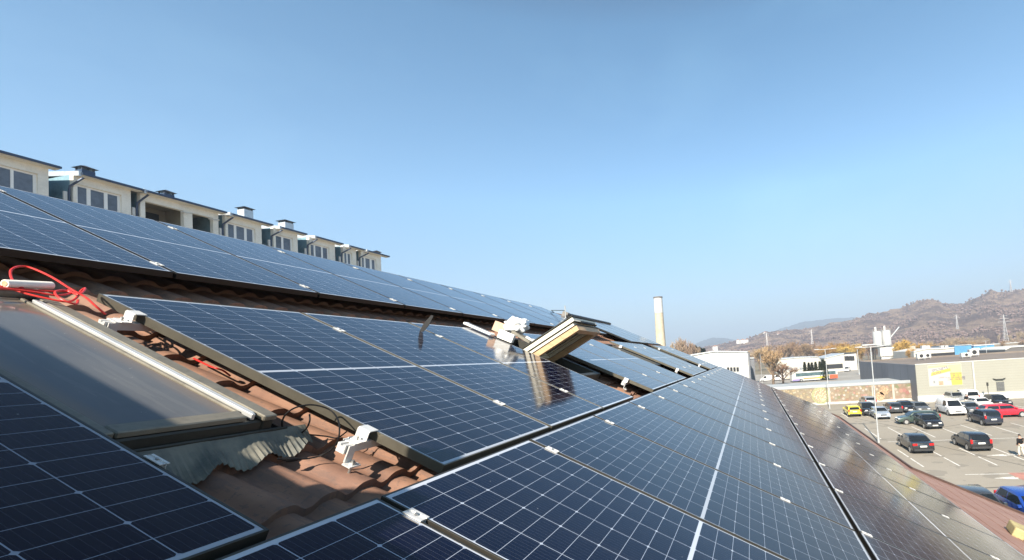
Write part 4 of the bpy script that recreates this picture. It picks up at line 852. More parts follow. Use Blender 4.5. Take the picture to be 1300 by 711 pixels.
for i, (px, yb, yt, D, lab) in enumerate(((1283.5, 369, 355, 1130, 'small dark pylon on the top of the hill'), (1215.3, 415, 399, 700, 'pale pylon halfway up the hill'), (1277, 432, 399, 560, 'tall pale pylon at the foot of the hill, rightmost'), (974, 437, 422, 800, 'faint pylon above the bare trees near the white hall'), (1031, 434, 418, 640, 'thin mast among the bare trees below the hill'))):
    p = on_hill(px, yb, D); q = on_hill(px - .045 * (yb - yt), yt, D); h = q.z - p.z
    t = thing('power_pylon', lab, 'pylon', p - Vector((0, 0, 3)), group='power pylons'); m = MB(); r0 = h * .07; r_ = .035 * math.sqrt(D) * .3
    for sx in (-1, 1):
        for sy in (-1, 1): m.tube([(sx * r0, sy * r0, 0), (sx * r0 * .25, sy * r0 * .25, h * .7 + 3), (0, 0, h + 3)], r_, 4)
    for k in range(6):
        z0, z1 = h * k / 7, h * (k + 1) / 7; a_ = r0 * (1 - .75 * k / 7); c_ = r0 * (1 - .75 * (k + 1) / 7)
        for sx in (-1, 1): m.tube([(sx * a_, -a_, z0), (sx * c_, c_, z1)], r_ * .6, 4); m.tube([(-a_, sx * a_, z0), (c_, sx * c_, z1)], r_ * .6, 4)
    ob('tower', m, M_PYL, t); m = MB()
    for zz, wv in ((.72, .22), (.84, .18), (.94, .13)): m.tube([(0, -h * wv, h * zz + 3), (0, h * wv, h * zz + 3)], r_ * .8, 4)
    ob('crossarm', m, M_PYL, t)

# ------------------------------------------------------------------ vehicles
def paint(name, c, metal=.0): return mat('paint_' + name, c, .28, metal, .06, 1.5, coat=.7)
M_TYRE = mat('tyre_rubber', (.018, .018, .018), .85, 0, .2, 20); M_RIM = mat('alloy_rim', (.55, .55, .55), .35, .6, .2, 10)
M_CGLASS = mat('car_glass', (.012, .016, .02), .05, 0, .2, 1); M_TAIL = mat('red_lamp_lens', (.50, .012, .012), .25, 0, .2, 5); M_HEAD = mat('clear_lamp_lens', (.70, .70, .70), .15, .2, .1, 5)
M_TRIM = mat('dark_trim', (.03, .03, .032), .6, 0, .2, 5); M_PLATE = mat('number_plate', (.78, .78, .76), .4, 0, .05, 5)
KINDS = {  # length, width, height, lower profile, cabin profile (x from the rear, z)
 'hatch': (4.1, 1.74, 1.48, [(0, .30), (.0, .62), (.06, .92), (2.95, .98), (3.75, .82), (4.04, .62), (4.1, .30)], [(.10, .92), (.42, 1.36), (.75, 1.46), (1.75, 1.48), (2.25, 1.40), (3.02, .97)]),
 'sedan': (4.6, 1.78, 1.45, [(0, .30), (.02, .70), (.10, .98), (.75, 1.02), (3.35, .98), (4.25, .82), (4.54, .60), (4.6, .30)], [(.62, 1.0), (1.22, 1.36), (1.7, 1.44), (2.45, 1.45), (2.85, 1.38), (3.5, .97)]),
 'wagon': (4.65, 1.78, 1.48, [(0, .30), (.0, .62), (.05, .95), (3.35, .98), (4.28, .82), (4.58, .60), (4.65, .30)], [(.08, .95), (.45, 1.38), (.75, 1.46), (2.4, 1.48), (2.85, 1.41), (3.5, .97)]),
 'suv': (4.4, 1.84, 1.68, [(0, .36), (.0, .72), (.05, 1.05), (3.15, 1.10), (4.1, .98), (4.36, .72), (4.4, .36)], [(.08, 1.05), (.35, 1.55), (.6, 1.66), (2.1, 1.68), (2.5, 1.60), (3.2, 1.09)]),
 'van': (4.9, 1.92, 1.98, [(0, .32), (.0, .70), (.03, 1.10), (3.95, 1.12), (4.6, .98), (4.86, .65), (4.9, .32)], [(.03, 1.10), (.08, 1.86), (.30, 1.96), (2.9, 1.98), (3.35, 1.90), (4.1, 1.11)])}
def vehicle(name, label, kind, pm, pos, yaw, cat='car', group='cars in the car park', sc=1.0, dark_rear=True):
    Lc, Wc, Hc, low, cab = KINDS[kind]; t = thing(name, label, cat, pos, (0, 0, yaw), group); hw = Wc / 2
    if sc != 1: t.scale = (sc,) * 3
    cz = cab[0][1]
    def hwz(z): return hw - .05 * max(0, (.55 - z)) if z < cz else hw - .02 - (z - cz) / (Hc - cz) * hw * .21
    def body(poly):
        m = MB(); n = len(poly); vs = []
        for s_ in (1, -1): vs += [(x - Lc / 2, s_ * hwz(z), z) for x, z in poly]
        m.add(vs, [tuple(range(n)), tuple(range(n, 2 * n))[::-1]] + [(i, (i + 1) % n, n + (i + 1) % n, n + i) for i in range(n)]); return m
    m = body(low); bd = ob('body', m, pm, t, bevel=.07, seg=3, smooth=True)
    ob('roof_pillars', body(cab), pm, t, bevel=.05, seg=2, smooth=True)
    # side glass: inset cabin outline split by the door pillar
    cxs = [x for x, z in cab]; mid = .5 * (cab[1][0] + cab[-2][0])
    for s_ in (1, -1):
        lo_z = cz + .05; hi_z = Hc - .14
        def xr(z):  # rear and front x of cabin at height z
            r = cab[0][0] + (cab[1][0] - cab[0][0]) * (z - cab[0][1]) / max(.01, cab[1][1] - cab[0][1]); f = cab[-1][0] + (cab[-2][0] - cab[-1][0]) * (z - cab[-1][1]) / max(.01, cab[-2][1] - cab[-1][1]); return r, f
        hi_z = min(hi_z, cab[1][1] - .01, cab[-2][1] - .01); (r0, f0), (r1, f1) = xr(lo_z), xr(hi_z)
        segs = [(r0 + .22, mid - .04, r1 + .14, mid - .04), (mid + .04, f0 - .26, mid + .04, f1 - .12)]
        if kind == 'van': segs = segs[1:] if True else segs; segs = [(2.55, f0 - .26, 2.55, f1 - .14)]
        for a_, b_, c_, d_ in segs:
            vs = []
            for off in (.012, -.02):
                vs += [(x - Lc / 2, s_ * (hwz(z) + off), z) for x, z in ((a_, lo_z), (b_, lo_z), (d_, hi_z), (c_, hi_z))]
            g = MB(); g.hexa(vs); ob('side_window', g, M_CGLASS, t)
    def slope(name, p, q, k0, k1, inset):   # glass lying on the cabin slope from p to q
        P0 = (p[0] + (q[0] - p[0]) * k0, p[1] + (q[1] - p[1]) * k0); P1 = (p[0] + (q[0] - p[0]) * k1, p[1] + (q[1] - p[1]) * k1)
        nx, nz_ = (q[1] - p[1]), -(q[0] - p[0]); l = math.hypot(nx, nz_); nx, nz_ = nx / l, nz_ / l
        if nz_ < 0: nx, nz_ = -nx, -nz_
        vs = []
        for off in (.014, -.03):
            for (x, z), sg in ((P0, 1), (P0, -1), (P1, -1), (P1, 1)): vs.append((x + nx * off - Lc / 2, sg * (hwz(z) - inset), z + nz_ * off))
        g = MB(); g.hexa(vs); ob(name, g, M_CGLASS, t)
    slope('windscreen', cab[-1], cab[-2], .06, .93, .10)
    slope('rear_window', cab[0], cab[1], .12, .90, .13)
    rw = .31 if kind not in ('suv', 'van') else .345
    for wx in (.78 if kind != 'van' else .85, Lc - .85):
        for s_ in (1, -1):
            g = MB(); g.tube([(wx - Lc / 2, s_ * (hw - .10), rw + .01), (wx - Lc / 2, s_ * (hw + .004), rw + .01)], rw + .055, 22); ob('wheel_arch', g, M_TRIM, t)
            g = MB(); g.tube([(wx - Lc / 2, s_ * (hw - .19), rw), (wx - Lc / 2, s_ * (hw + .012), rw)], rw, 22); w_ = ob('wheel', g, M_TYRE, t)
            g = MB(); g.tube([(wx - Lc / 2, s_ * (hw + .0125), rw), (wx - Lc / 2, s_ * (hw + .022), rw)], rw * .68, 14); ob('rim', g, M_RIM, w_)
    for s_ in (1, -1):
        g = MB(); zt = low[-2][1]; g.box(Lc / 2 - .34, Lc / 2 - .02, s_ * hw * .62 - .17, s_ * hw * .62 + .17, zt + .02, zt + .15); ob('headlight', g, M_HEAD, t, bevel=.03)
        g = MB()
        if kind == 'sedan': g.box(-Lc / 2 - .012, -Lc / 2 + .2, s_ * hw * .74 - .19, s_ * hw * .74 + .19, .74, .92)
        else: g.box(-Lc / 2 - .008, -Lc / 2 + .14, s_ * hw * .86 - .09, s_ * hw * .86 + .09, cz - .22, cz + .12)
        ob('taillight', g, M_TAIL, t, bevel=.02)
        g = MB(); g.box(cab[-1][0] - Lc / 2 - .32, cab[-1][0] - Lc / 2 - .14, s_ * (hw + .09) - .09, s_ * (hw + .09) + .09, cz + .02, cz + .17); ob('wing_mirror', g, pm, t, bevel=.03)
    g = MB(); g.box(-Lc / 2 - .02, -Lc / 2 - .004, -.27, .27, .62 if kind == 'sedan' else .68, .74 if kind == 'sedan' else .80); ob('number_plate', g, M_PLATE, t)
    g = MB(); g.box(Lc / 2 - .004, Lc / 2 + .02, -.27, .27, .40, .51); ob('number_plate', g, M_PLATE, t)
    g = MB(); g.box(-Lc / 2 - .015, -Lc / 2 + .06, -hw * .86, hw * .86, .28, .46); ob('rear_bumper', g, M_TRIM, t, bevel=.02)
    g = MB(); g.box(Lc / 2 - .06, Lc / 2 + .012, -hw * .7, hw * .7, .28, .385).box(Lc / 2 - .08, Lc / 2 + .006, -hw * .4, hw * .4, .53, .66); ob('front_grille', g, M_TRIM, t, bevel=.02)
    return t
BLACK = paint('black', (.012, .012, .014)); NAVY = paint('dark_blue', (.016, .02, .034)); GREY = paint('grey', (.13, .135, .14), .3); DGREY = paint('charcoal', (.045, .047, .05), .2)
SILV = paint('silver_blue', (.42, .47, .54), .4); WHT = paint('white', (.78, .77, .75)); GREEN = paint('dark_green', (.045, .07, .058), .2); RED = paint('red', (.55, .012, .03)); YEL = paint('yellow', (.72, .58, .04)); BLUE = paint('blue', (.012, .055, .30), .1); SILW = paint('silver_grey', (.33, .34, .35), .4)
def away(k, px, py): p = onz(px, py); return Vector((p.x + KINDS[k][0] / 2, p.y, ZG)), 0.0
def toward(k, px, py): p = onz(px, py); return Vector((p.x + KINDS[k][0] / 2, p.y, ZG)), math.pi
VEH = [('sedan', 'black sedan seen from behind, nearest the lamp post in the middle row', BLACK, away('sedan', 1173.5, 577)),
       ('hatch', 'black hatchback with tall red tail lights parked in the middle row', BLACK, away('hatch', 1247.5, 574)),
       ('suv', 'dark blue hatchback parked in front of the red estate car', NAVY, away('hatch', 1262, 541)),
       ('sedan', 'black saloon facing the camera beside the dark green estate car', BLACK, toward('sedan', 1188, 545.5)),
       ('sedan', 'silver blue saloon facing the camera behind the lamp post', SILV, toward('sedan', 1122.5, 533)),
       ('suv', 'black off-roader facing the camera left of the silver blue saloon', BLACK, toward('suv', 1106.5, 528.5)),
       ('wagon', 'silver estate car parked against the food pictures', SILW, away('wagon', 1106.5, 516)),
       ('hatch', 'bright yellow hatchback parked near the far end of the roof', YEL, away('hatch', 1086, 529.5)),
       ('hatch', 'charcoal hatchback seen from behind, left of the dark green estate', DGREY, away('hatch', 1139, 525.5)),
       ('hatch', 'black hatchback half hidden behind the dark green estate', BLACK, toward('hatch', 1156.5, 524.5)),
       ('sedan', 'grey saloon facing the camera in the row by the banner wall', GREY, toward('sedan', 1174.5, 525.8)),
       ('hatch', 'grey hatchback facing the camera right of the white van', GREY, toward('hatch', 1241, 527.5)),
       ('sedan', 'white saloon behind the grey hatchback by the shop wall', WHT, toward('sedan', 1254.5, 520)),
       ('suv', 'black off-roader parked near the shop wall behind the red estate', BLACK, toward('suv', 1277.5, 518.5))]
for k, lab, pm, (p, a_) in VEH: vehicle('parked_car', lab, k, pm, p, a_)
p, a_ = toward('van', 1217.5, 528.5); vehicle('parked_van', 'white panel van facing the camera in the row by the shop', 'van', WHT, p, a_, 'van', 'vans in the car park')
p, a_ = away('van', 1236.5, 512.5); vehicle('parked_van', 'white van seen from behind, parked against the shop wall', 'van', WHT, p, a_, 'van', 'vans in the car park')
p, a_ = toward('suv', 1222, 513); vehicle('parked_car', 'silver off-roader parked left of the white van at the shop wall', 'suv', SILW, p, a_)
p = onz(1141.5, 539.5); vehicle('parked_car', 'dark green estate car standing side on across the lane', 'wagon', GREEN, Vector((p.x + .9, p.y - 2.32, ZG)), math.pi / 2)
p = onz(1249.5, 531.5); vehicle('parked_car', 'bright red estate car standing side on at the right edge', 'wagon', RED, Vector((p.x + .9, p.y - 2.5, ZG)), -math.pi / 2, sc=1.08)
p = onz(1309, 626, ZG + 1.45); vehicle('parked_car', 'blue hatchback parked just below the roof edge at the right', 'hatch', BLUE, Vector((p.x, p.y, ZG)), math.pi, sc=1.0)
p = onz(1240.5, 624, ZG + 1.45); vehicle('parked_car', 'charcoal car whose roof just shows above the clay tile edge', 'hatch', DGREY, Vector((p.x, p.y, ZG)), math.pi)
# yard vehicles
p = onz(1076, 471.5); vehicle('parked_van', 'white van parked in the yard beyond the annex roof', 'van', WHT, p, math.radians(160), 'van', 'vans in the yard')
for px, py, lab, rz in ((1000, 482, 'pale van parked at the left end of the bus', 1.7), (974.5, 484, 'white van parked under the big leafless tree', 1.4), (988, 483, 'white van parked right of the big leafless tree trunk', 1.6)):
    p = onz(px, py); vehicle('parked_van', lab, 'van', WHT if px != 1000 else paint('cream', (.5, .47, .40)), p, rz, 'van', 'vans in the yard')
# bus
p0, p1 = onz(1004.5, 485.5), onz(1062, 481.5); d = p1 - p0; Lb = 12.2; c = p0 + d * .5; ang = math.atan2(d.y, d.x)
bus = thing('bus', 'white, yellow and red bus parked in front of the cypress hedge', 'bus', Vector((c.x, c.y, ZG)), (0, 0, ang)); Lb = d.length / 2
m = MB(); m.box(-Lb, Lb, -1.25, 1.25, .35, 3.1); ob('body', m, M_WHITE, bus, bevel=.12, seg=2)
m = MB(); m.box(-Lb + 1.2, Lb - .6, -1.29, -1.255, 1.7, 2.75); m.box(-Lb + 1.2, Lb - .6, 1.255, 1.29, 1.7, 2.75); ob('side_windows', m, mat('bus_glass', (.09, .14, .15), .1, 0, .5, 1), bus)
m = MB(); m.box(-Lb + 3.5, Lb - 5.0, -1.285, -1.256, .75, 1.2); m.box(-Lb + 3.5, Lb - 5, 1.256, 1.285, .75, 1.2); ob('orange_stripe', m, mat('bus_orange', (.62, .26, .10), .5), bus)
m = MB(); m.prism([(Lb * .05, .78), (Lb * .55, .62), (Lb * .62, 1.62), (Lb * .12, 1.2)], 'y', -1.289, -1.26); m.prism([(Lb * .05, .78), (Lb * .55, .62), (Lb * .62, 1.62), (Lb * .12, 1.2)], 'y', 1.26, 1.289); ob('yellow_panel', m, mat('bus_yellow', (.72, .55, .05), .5), bus)
m = MB(); m.box(Lb - 2.6, Lb - .05, -1.286, -1.256, .45, 1.62); m.box(Lb - 2.6, Lb - .05, 1.256, 1.286, .45, 1.62); ob('red_panel', m, mat('bus_red', (.58, .10, .04), .5), bus)
m = MB(); m.box(-Lb + .1, -Lb + 2.6, -1.286, -1.256, .45, .95); m.box(-Lb + .1, -Lb + 2.6, 1.256, 1.286, .45, .95); ob('purple_panel', m, mat('bus_purple', (.26, .20, .42), .5), bus)
for wx in (-Lb + 2.8, Lb - 3.4):
    for s_ in (-1, 1):
        m = MB(); m.tube([(wx, s_ * 1.0, .5), (wx, s_ * 1.3, .5)], .5, 18); w_ = ob('wheel', m, M_TYRE, bus); m = MB(); m.tube([(wx, s_ * 1.301, .5), (wx, s_ * 1.32, .5)], .28, 12); ob('rim', m, M_RIM, w_)

# person walking in the car park
p = onz(1296.8, 579.6)
pr = thing('person', 'person in black jacket and pale trousers walking across the car park', 'person', p, (0, 0, math.radians(15)))
def skin(name, verts, edges, radii, m, par):
    me = bpy.data.meshes.new(name); me.from_pydata(verts, edges, []); o = bpy.data.objects.new(name, me); COL.objects.link(o); o.parent = par
    mo = o.modifiers.new('skin', 'SKIN'); me.skin_vertices[0].data[0].use_root = True
    for i, r in enumerate(radii): me.skin_vertices[0].data[i].radius = (r, r) if not isinstance(r, tuple) else r
    o.modifiers.new('sub', 'SUBSURF').levels = 2; o.modifiers['sub'].render_levels = 2
    dg = bpy.context.evaluated_depsgraph_get(); me2 = bpy.data.meshes.new_from_object(o.evaluated_get(dg)); o.modifiers.clear(); o.data = me2; me2.materials.clear(); me2.materials.append(m)
    me2.polygons.foreach_set('use_smooth', [True] * len(me2.polygons)); return o
V_ = [(0, 0, .95), (0, 0, 1.15), (0, 0, 1.38), (0, 0, 1.50), (.02, 0, 1.60), (.02, 0, 1.72), (0, .19, 1.40), (-.06, .25, 1.14), (.06, .25, .92), (.10, .25, .84), (0, -.19, 1.40), (.05, -.25, 1.14), (.14, -.24, .93), (.17, -.24, .85),
      (0, .09, .90), (.12, .10, .50), (.05, .10, .09), (.20, .11, .04), (0, -.09, .90), (-.04, -.10, .50), (-.22, -.10, .12), (-.10, -.11, .05)]
E_ = [(0, 1), (1, 2), (2, 3), (3, 4), (4, 5), (2, 6), (6, 7), (7, 8), (8, 9), (2, 10), (10, 11), (11, 12), (12, 13), (0, 14), (14, 15), (15, 16), (16, 17), (0, 18), (18, 19), (19, 20), (20, 21)]
R_ = [.15, .145, .16, .06, .095, .085, .075, .055, .04, .04, .075, .055, .04, .04, .10, .07, .05, .045, .10, .07, .05, .045]
skin('body', V_, E_, R_, mat('skin_tone', (.42, .26, .19), .6, 0, .1, 5), pr)
skin('jacket', [V_[0], V_[1], V_[2], (0, 0, 1.47), V_[6], V_[7], (.045, .25, .95), V_[10], V_[11], (.13, -.24, .96)], [(0, 1), (1, 2), (2, 3), (2, 4), (4, 5), (5, 6), (2, 7), (7, 8), (8, 9)], [.175, .17, .185, .085, .095, .075, .06, .095, .075, .06], M_BLACK, pr)
skin('trousers', [(0, 0, .97), V_[14], V_[15], (.05, .10, .11), V_[18], V_[19], (-.21, -.10, .14)], [(0, 1), (1, 2), (2, 3), (0, 4), (4, 5), (5, 6)], [.165, .115, .085, .07, .115, .085, .07], mat('beige_cloth', (.62, .56, .46), .85, 0, .1, 6), pr)
bm = bmesh.new(); bmesh.ops.create_uvsphere(bm, u_segments=14, v_segments=10, radius=.112); me = bpy.data.meshes.new('hair')
for v in bm.verts: v.co = Vector((v.co.x * .98 + .005, v.co.y * .88, max(v.co.z, -.02) * 1.0 + 1.69))
bm.to_mesh(me); bm.free(); ob('hair', me, mat('dark_hair', (.03, .022, .018), .7), pr)
# a figure by the white vans
p = onz(1227.5, 514.5); m = MB()
p2 = copy_thing(pr, 'person in black and white standing between the vans by the shop wall', onz(1228, 516), rot=(0, 0, 2.4))
copy_thing(pr, 'unseen figure in dark jacket added behind the camera to shade the near roof', roof(-2.18, -.28, -.16), rot=(0, 0, -.3))  # unseen figure added for its shadow on the near tiles
# small post signs by the shop
b0 = onz(1255.5, 508); t = thing('sign_post', 'dark sign post standing by the shop wall', 'sign', b0)
m = MB(); m.tube([(0, 0, 0), (0, 0, 2.6)], .05, 6); ob('post', m, M_CLADD, t); m = MB(); m.box(-.03, .03, -.14, .14, 2.2, 2.75); ob('plate', m, M_CLADD, t)

# ------------------------------------------------------------------ trees
def bare_mesh(seed, h, spread, levels, twigs, up=.5, droop=0.0, trunk=.022, base=.25, tw=.014):
    r = random.Random(seed); tr = MB(); cr = MB()
    tips = []
    def grow(p, d, l, rad, lev):
        q = p + d * l; mid = p + d * l * .5 + Vector((r.uniform(-1, 1), r.uniform(-1, 1), 0)) * l * .06
        tr.tube([p, mid, q], [rad, rad * .85, rad * .65], 6 if lev < 2 else 4, caps=False)
        if lev >= levels: tips.append((q, d, l)); return
        n = 3 if lev else 5
        for k in range(n + (1 if r.random() < .5 else 0)):
            a = Vector((r.gauss(0, 1), r.gauss(0, 1), r.gauss(0, .6))).normalized()
            nd = (d * (.75 - .1 * lev) + a * spread + Vector((0, 0, up * .5))).normalized(); t0 = r.uniform(.5, 1.0)
            grow(p + d * l * t0, nd, l * r.uniform(.55, .82), rad * .55, lev + 1)
            tips.append((p + d * l * t0, nd, l * .6))
    grow(Vector((0, 0, 0)), Vector((r.uniform(-.05, .05), r.uniform(-.05, .05), 1)).normalized(), h * base, h * trunk, 0)
    for q, d, l in tips:
        for k in range(twigs):
            a = Vector((r.gauss(0, 1), r.gauss(0, 1), r.gauss(0, .8))).normalized(); nd = (d * .55 + a * .8 + Vector((0, 0, up * .5))).normalized()
            L = l * r.uniform(.5, 1.2); s = q + d * l * r.uniform(-.6, .1); e1 = s + nd * L * .55; e2 = e1 + (nd + Vector((0, 0, -droop))).normalized() * L * (.45 + droop)
            w = nd.orthogonal().normalized() * h * tw * .16; w2 = nd.cross(w)
            cr.add([s - w, s + w, e1 + w * .7, e1 - w * .7, e2], [(0, 1, 2, 3), (3, 2, 4)])
            cr.add([s - w2, s + w2, e1 + w2 * .7, e1 - w2 * .7, e2], [(0, 1, 2, 3), (3, 2, 4)])
    zmax = max(p[2] for p in cr.v); k = h / zmax
    for mb in (tr, cr): mb.v = [(x * k, y * k, z * k) for x, y, z in mb.v]
    return tr.mesh('trunk'), cr.mesh('crown')
def foliage(name, c, var=.35, trans=0):
    b = NB(name); co = b.coord('Object'); f = b.noise(co, .6, 5, .6); oi = b.n('ShaderNodeObjectInfo')
    k = b.ramp(f, [(.32, tuple(x * (1 - var) for x in c)), (.52, c), (.7, tuple(min(1, x * (1 + var)) for x in c))])
    hs = b.n('ShaderNodeHueSaturation'); b.L(k, hs.inputs['Color']); b.L(b.M('ADD', .8, b.M('MULTIPLY', oi.outputs['Random'], .4)), hs.inputs['Value']); b.L(b.M('ADD', .485, b.M('MULTIPLY', oi.outputs['Random'], .03)), hs.inputs['Hue'])
    b.set(Base_Color=hs.outputs[0], Roughness=.9); return b.m
M_BARK = mat('bark', (.16, .115, .08), .9, 0, .3, 3); M_TWIG = foliage('bare_twigs', (.42, .275, .155)); M_TWIGP = foliage('pale_twigs', (.36, .265, .19)); M_WILLOW = foliage('willow_twigs', (.56, .36, .10)); M_CYP = foliage('cypress_foliage', (.085, .085, .022)); M_EVER = foliage('evergreen_foliage', (.05, .065, .03))
BROAD = [bare_mesh(s, 1.0, .62, 4, 2, .45, tw=.02) for s in (11, 12, 13)]
POPL = [bare_mesh(s, 1.0, .26, 4, 2, .9, tw=.018) for s in (21, 22)]
WILL = [bare_mesh(s, 1.0, .6, 3, 7, .35, .55, tw=.03) for s in (31, 32)]
for ms, mt in ((BROAD, M_TWIG), (POPL, M_TWIGP), (WILL, M_WILLOW)):
    for a_, c_ in ms: a_.materials.append(M_BARK); c_.materials.append(mt)
def tree(name, label, cat, meshes, px, py_top, X, wscale=1.0, group=None):
    """tree standing on the plain at distance X with its top at pixel py_top"""
    q = onx(px, py_top, X); h = q.z - ZG; t = thing(name, label, cat, (X, q.y, ZG), (0, 0, rnd.uniform(0, 6.28)), group)
    a_, c_ = meshes; t.scale = (h * wscale, h * wscale, h); ob('trunk', a_, None, t); ob('crown', c_, None, t); return t
tree('bare_tree', 'big leafless tree with brown twigs right of the white hall', 'tree', BROAD[0], 978, 437, 128, .85)
tree('bare_tree', 'small low bare tree spreading in front of the long shed', 'tree', BROAD[1], 992, 459, 135, 1.5)
for i, (px, yt, X, w) in enumerate(((865, 425, 150, .6), (871, 428, 160, .6), (861, 429, 170, .6), (877, 433, 175, .6), (853, 431, 165, .6), (883, 436, 180, .7))):
    tree('bare_tree', ('tallest pale bare tree right of the factory chimney', 'pale bare tree second right of the chimney', 'pale bare tree close to the chimney', 'shorter bare tree right of the tall pale ones', 'bare tree just right of the chimney shaft', 'rightmost low bare tree before the white hall')[i], 'tree', POPL[i % 2], px, yt, X, w, 'bare trees by the chimney')
def conifer_mesh(seed, rr, n=900, rows=0):
    r = random.Random(seed); m = MB()
    for i in range(n):
        z = r.random() ** .8; R = rr * (1 - z) ** .75 * (.55 + .45 * r.random()) * (1 + .15 * math.sin(z * 40)); a = r.uniform(0, 6.283)
        c = Vector((R * math.cos(a), R * math.sin(a), .03 + z * .97)); o = Vector((math.cos(a), math.sin(a), r.uniform(.3, 1.2))).normalized(); s = o.cross(Vector((0, 0, 1))).normalized() * rr * .22; o = o * rr * .42
        m.add([c - s, c + s, c + o + s * .2, c + o - s * .2], [(0, 1, 2, 3)])
    return m.mesh('crown')
TRK = MB().tube([(0, 0, 0), (0, 0, .6)], [.03, .015], 6).mesh('trunk'); TRK.materials.append(M_BARK)
CYP = [conifer_mesh(s, .17) for s in (1, 2, 3)]
EVE = [conifer_mesh(s, .26, 1000) for s in (7, 8)]
for c_ in CYP: c_.materials.append(M_CYP)
for c_ in EVE: c_.materials.append(M_EVER)
for i, (px, yt) in enumerate(((1021.2, 460.5), (1026.5, 461), (1030.5, 460.8), (1035.2, 460.2), (1040.5, 459.6), (1044.3, 457), (1047.2, 459))):
    tree('cypress', '%s cypress from the left in the hedge behind the bus' % ('first', 'second', 'third', 'fourth', 'fifth', 'sixth', 'seventh')[i], 'tree', (TRK, CYP[i % 3]), px, yt, 148, 1.0, 'cypresses behind the bus')
for i, (px, yt) in enumerate(((874, 443), (880, 441.5), (886, 443), (891, 444.5))):
    tree('evergreen_tree', '%s dark evergreen from the left between chimney and white hall' % ('first', 'second', 'third', 'fourth')[i], 'tree', (TRK, EVE[i % 2]), px, yt, 185, 1.2, 'evergreens beyond the roof')
for i, (px, yt, X, w) in enumerate(((1147, 426, 215, .95), (1155, 436, 190, .9), (1140, 431, 222, .7), (1164, 430, 240, .9), (1174, 432, 245, .8))):
    tree('willow', ('tallest golden willow right of the silos', 'low golden willow in front of the pale works', 'golden willow hugging the silo shed', 'golden willow behind the white factory', 'rightmost golden willow by the white factory')[i], 'tree', WILL[i % 2], px, yt, X, w, 'golden willows by the silos')
for i, (px, yt, X, w) in enumerate(((1052, 433, 300, 1.1), (1062, 430.5, 310, 1.2), (1072, 434, 300, 1.1), (1082, 433, 320, 1.1), (1092, 434, 300, 1.0), (1045, 437, 290, 1.0))):
    tree('willow', 'golden bare tree, %s from the left in the clump behind the sheds' % ('second', 'third', 'fourth', 'fifth', 'sixth', 'first')[i], 'tree', WILL[(i + 1) % 2], px, yt, X, w, 'golden trees behind the sheds')
k = 0
for px, yt, X in ((963, 438, 260), (970, 436, 330), (985, 437, 300), (993, 433, 330), (1000, 431, 340), (1008, 434, 330), (1016, 434, 350), (1024, 433, 330), (1032, 432, 350), (1039, 435, 340), (1101, 433, 340), (1110, 436, 350), (1186, 434, 330), (1196, 433, 340), (1209, 433, 330), (1222, 430, 350), (1233, 432, 300), (1238, 431, 320), (1247, 432, 340), (1270, 431, 330), (1284, 430, 340), (1296, 430, 330)):
    tree('bare_tree', 'brown bare tree, %s from the left in the belt below the hill' % ((ORD + ['twenty first', 'twenty second', 'twenty third'])[k].replace('nearest', 'first')), 'tree', BROAD[k % 3], px, yt, X, rnd.uniform(.8, 1.1), 'bare trees below the hill'); k += 1
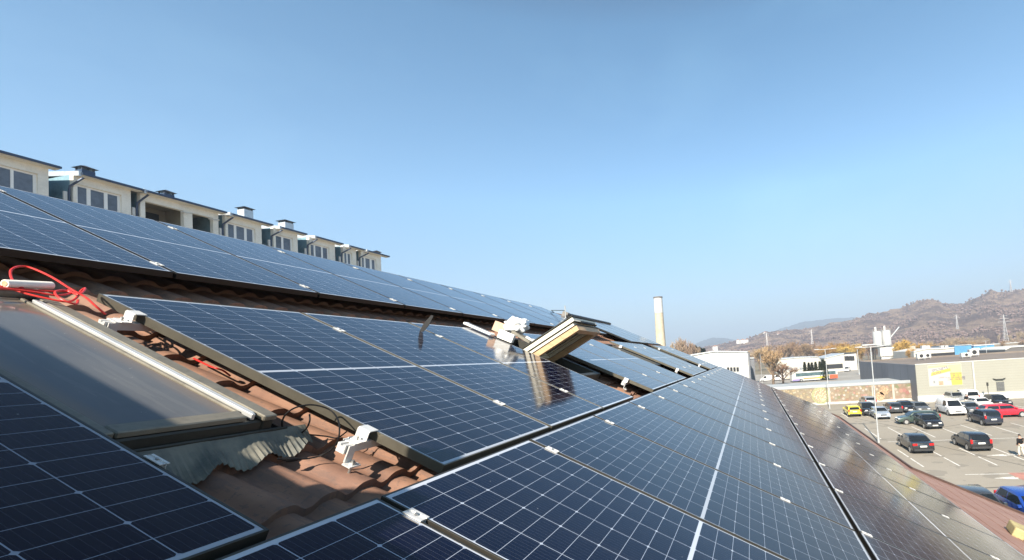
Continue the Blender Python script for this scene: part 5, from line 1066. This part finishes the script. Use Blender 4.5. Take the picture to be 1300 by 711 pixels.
# the wood along the foot of the hill reads as one mass
wv = MB(); src = BROAD + POPL
tv = [([Vector(v.co) for v in c_.vertices], [tuple(p_.vertices) for p_ in c_.polygons][::2]) for a_, c_ in src]
for i in range(150):
    px = rnd.uniform(845, 1420); X = rnd.uniform(380, 520); q = onx(px, 448, X); h = rnd.uniform(9, 15); vs, fs = tv[i % len(tv)]; an = rnd.uniform(0, 6.28); c_, s_ = math.cos(an) * h * .9, math.sin(an) * h * .9
    wv.add([(X + v.x * c_ - v.y * s_, q.y + v.x * s_ + v.y * c_, ZG + v.z * h) for v in vs], fs)
wo_ = ob('woodland', wv, M_TWIGP); wo_['kind'] = 'stuff'; wo_['label'] = 'belt of bare brown woodland along the foot of the hill'
hm = next(o for o in COL.objects if o.name == 'wooded_hill').data
sv = MB(); r_ = random.Random(5); polys = hm.polygons; npol = len(polys); got = 0
while got < 12000:
    p_ = polys[r_.randrange(npol)]; c_ = p_.center
    if c_.x < 300 or c_.y > 420 or math.hypot(c_.x, c_.y) > 1250: continue
    q_ = c_ + Vector((r_.uniform(-9, 9), r_.uniform(-9, 9), 0))
    if noise.fractal(Vector((q_.x / 70, q_.y / 70, 2.0)), .9, 2.1, 5) + r_.uniform(-.25, .25) < .06: continue
    got += 1; R_ = r_.uniform(1.2, 2.9); H_ = R_ * r_.uniform(1.1, 1.9); a_ = r_.uniform(0, 6.28)
    rg_ = [(R_ * r_.uniform(.7, 1.2) * math.cos(a_ + k * 1.2566), R_ * r_.uniform(.7, 1.2) * math.sin(a_ + k * 1.2566), H_ * r_.uniform(.3, .6)) for k in range(5)]
    sv.add([(q_.x + x, q_.y + y, q_.z + z) for x, y, z in rg_] + [(q_.x + r_.uniform(-1, 1), q_.y + r_.uniform(-1, 1), q_.z + H_), (q_.x, q_.y, q_.z - 2)],
           [(k, (k + 1) % 5, 5) for k in range(5)] + [((k + 1) % 5, k, 6) for k in range(5)])
so_ = ob('hillside_scrub', sv, foliage('scrub_twigs', (.19, .128, .112), .5)); so_['kind'] = 'stuff'; so_['label'] = 'bare mauve brown scrub and trees covering the hillside'
# ------------------------------------------------------------------ haze
if HAZE:
    hz = MB(); hz.box(-120, 6000, -5600, 5600, ZG - 1.2, 345); o = ob('haze', hz, None); o['kind'] = 'stuff'
    m = bpy.data.materials.new('haze'); m.use_nodes = True; n = m.node_tree; n.nodes.clear(); out = n.nodes.new('ShaderNodeOutputMaterial'); v = n.nodes.new('ShaderNodeVolumePrincipled')
    v.inputs['Color'].default_value = (.66, .80, 1.0, 1); v.inputs['Density'].default_value = HAZE; v.inputs['Anisotropy'].default_value = 0.0; n.links.new(v.outputs[0], out.inputs['Volume']); o.data.materials.append(m)
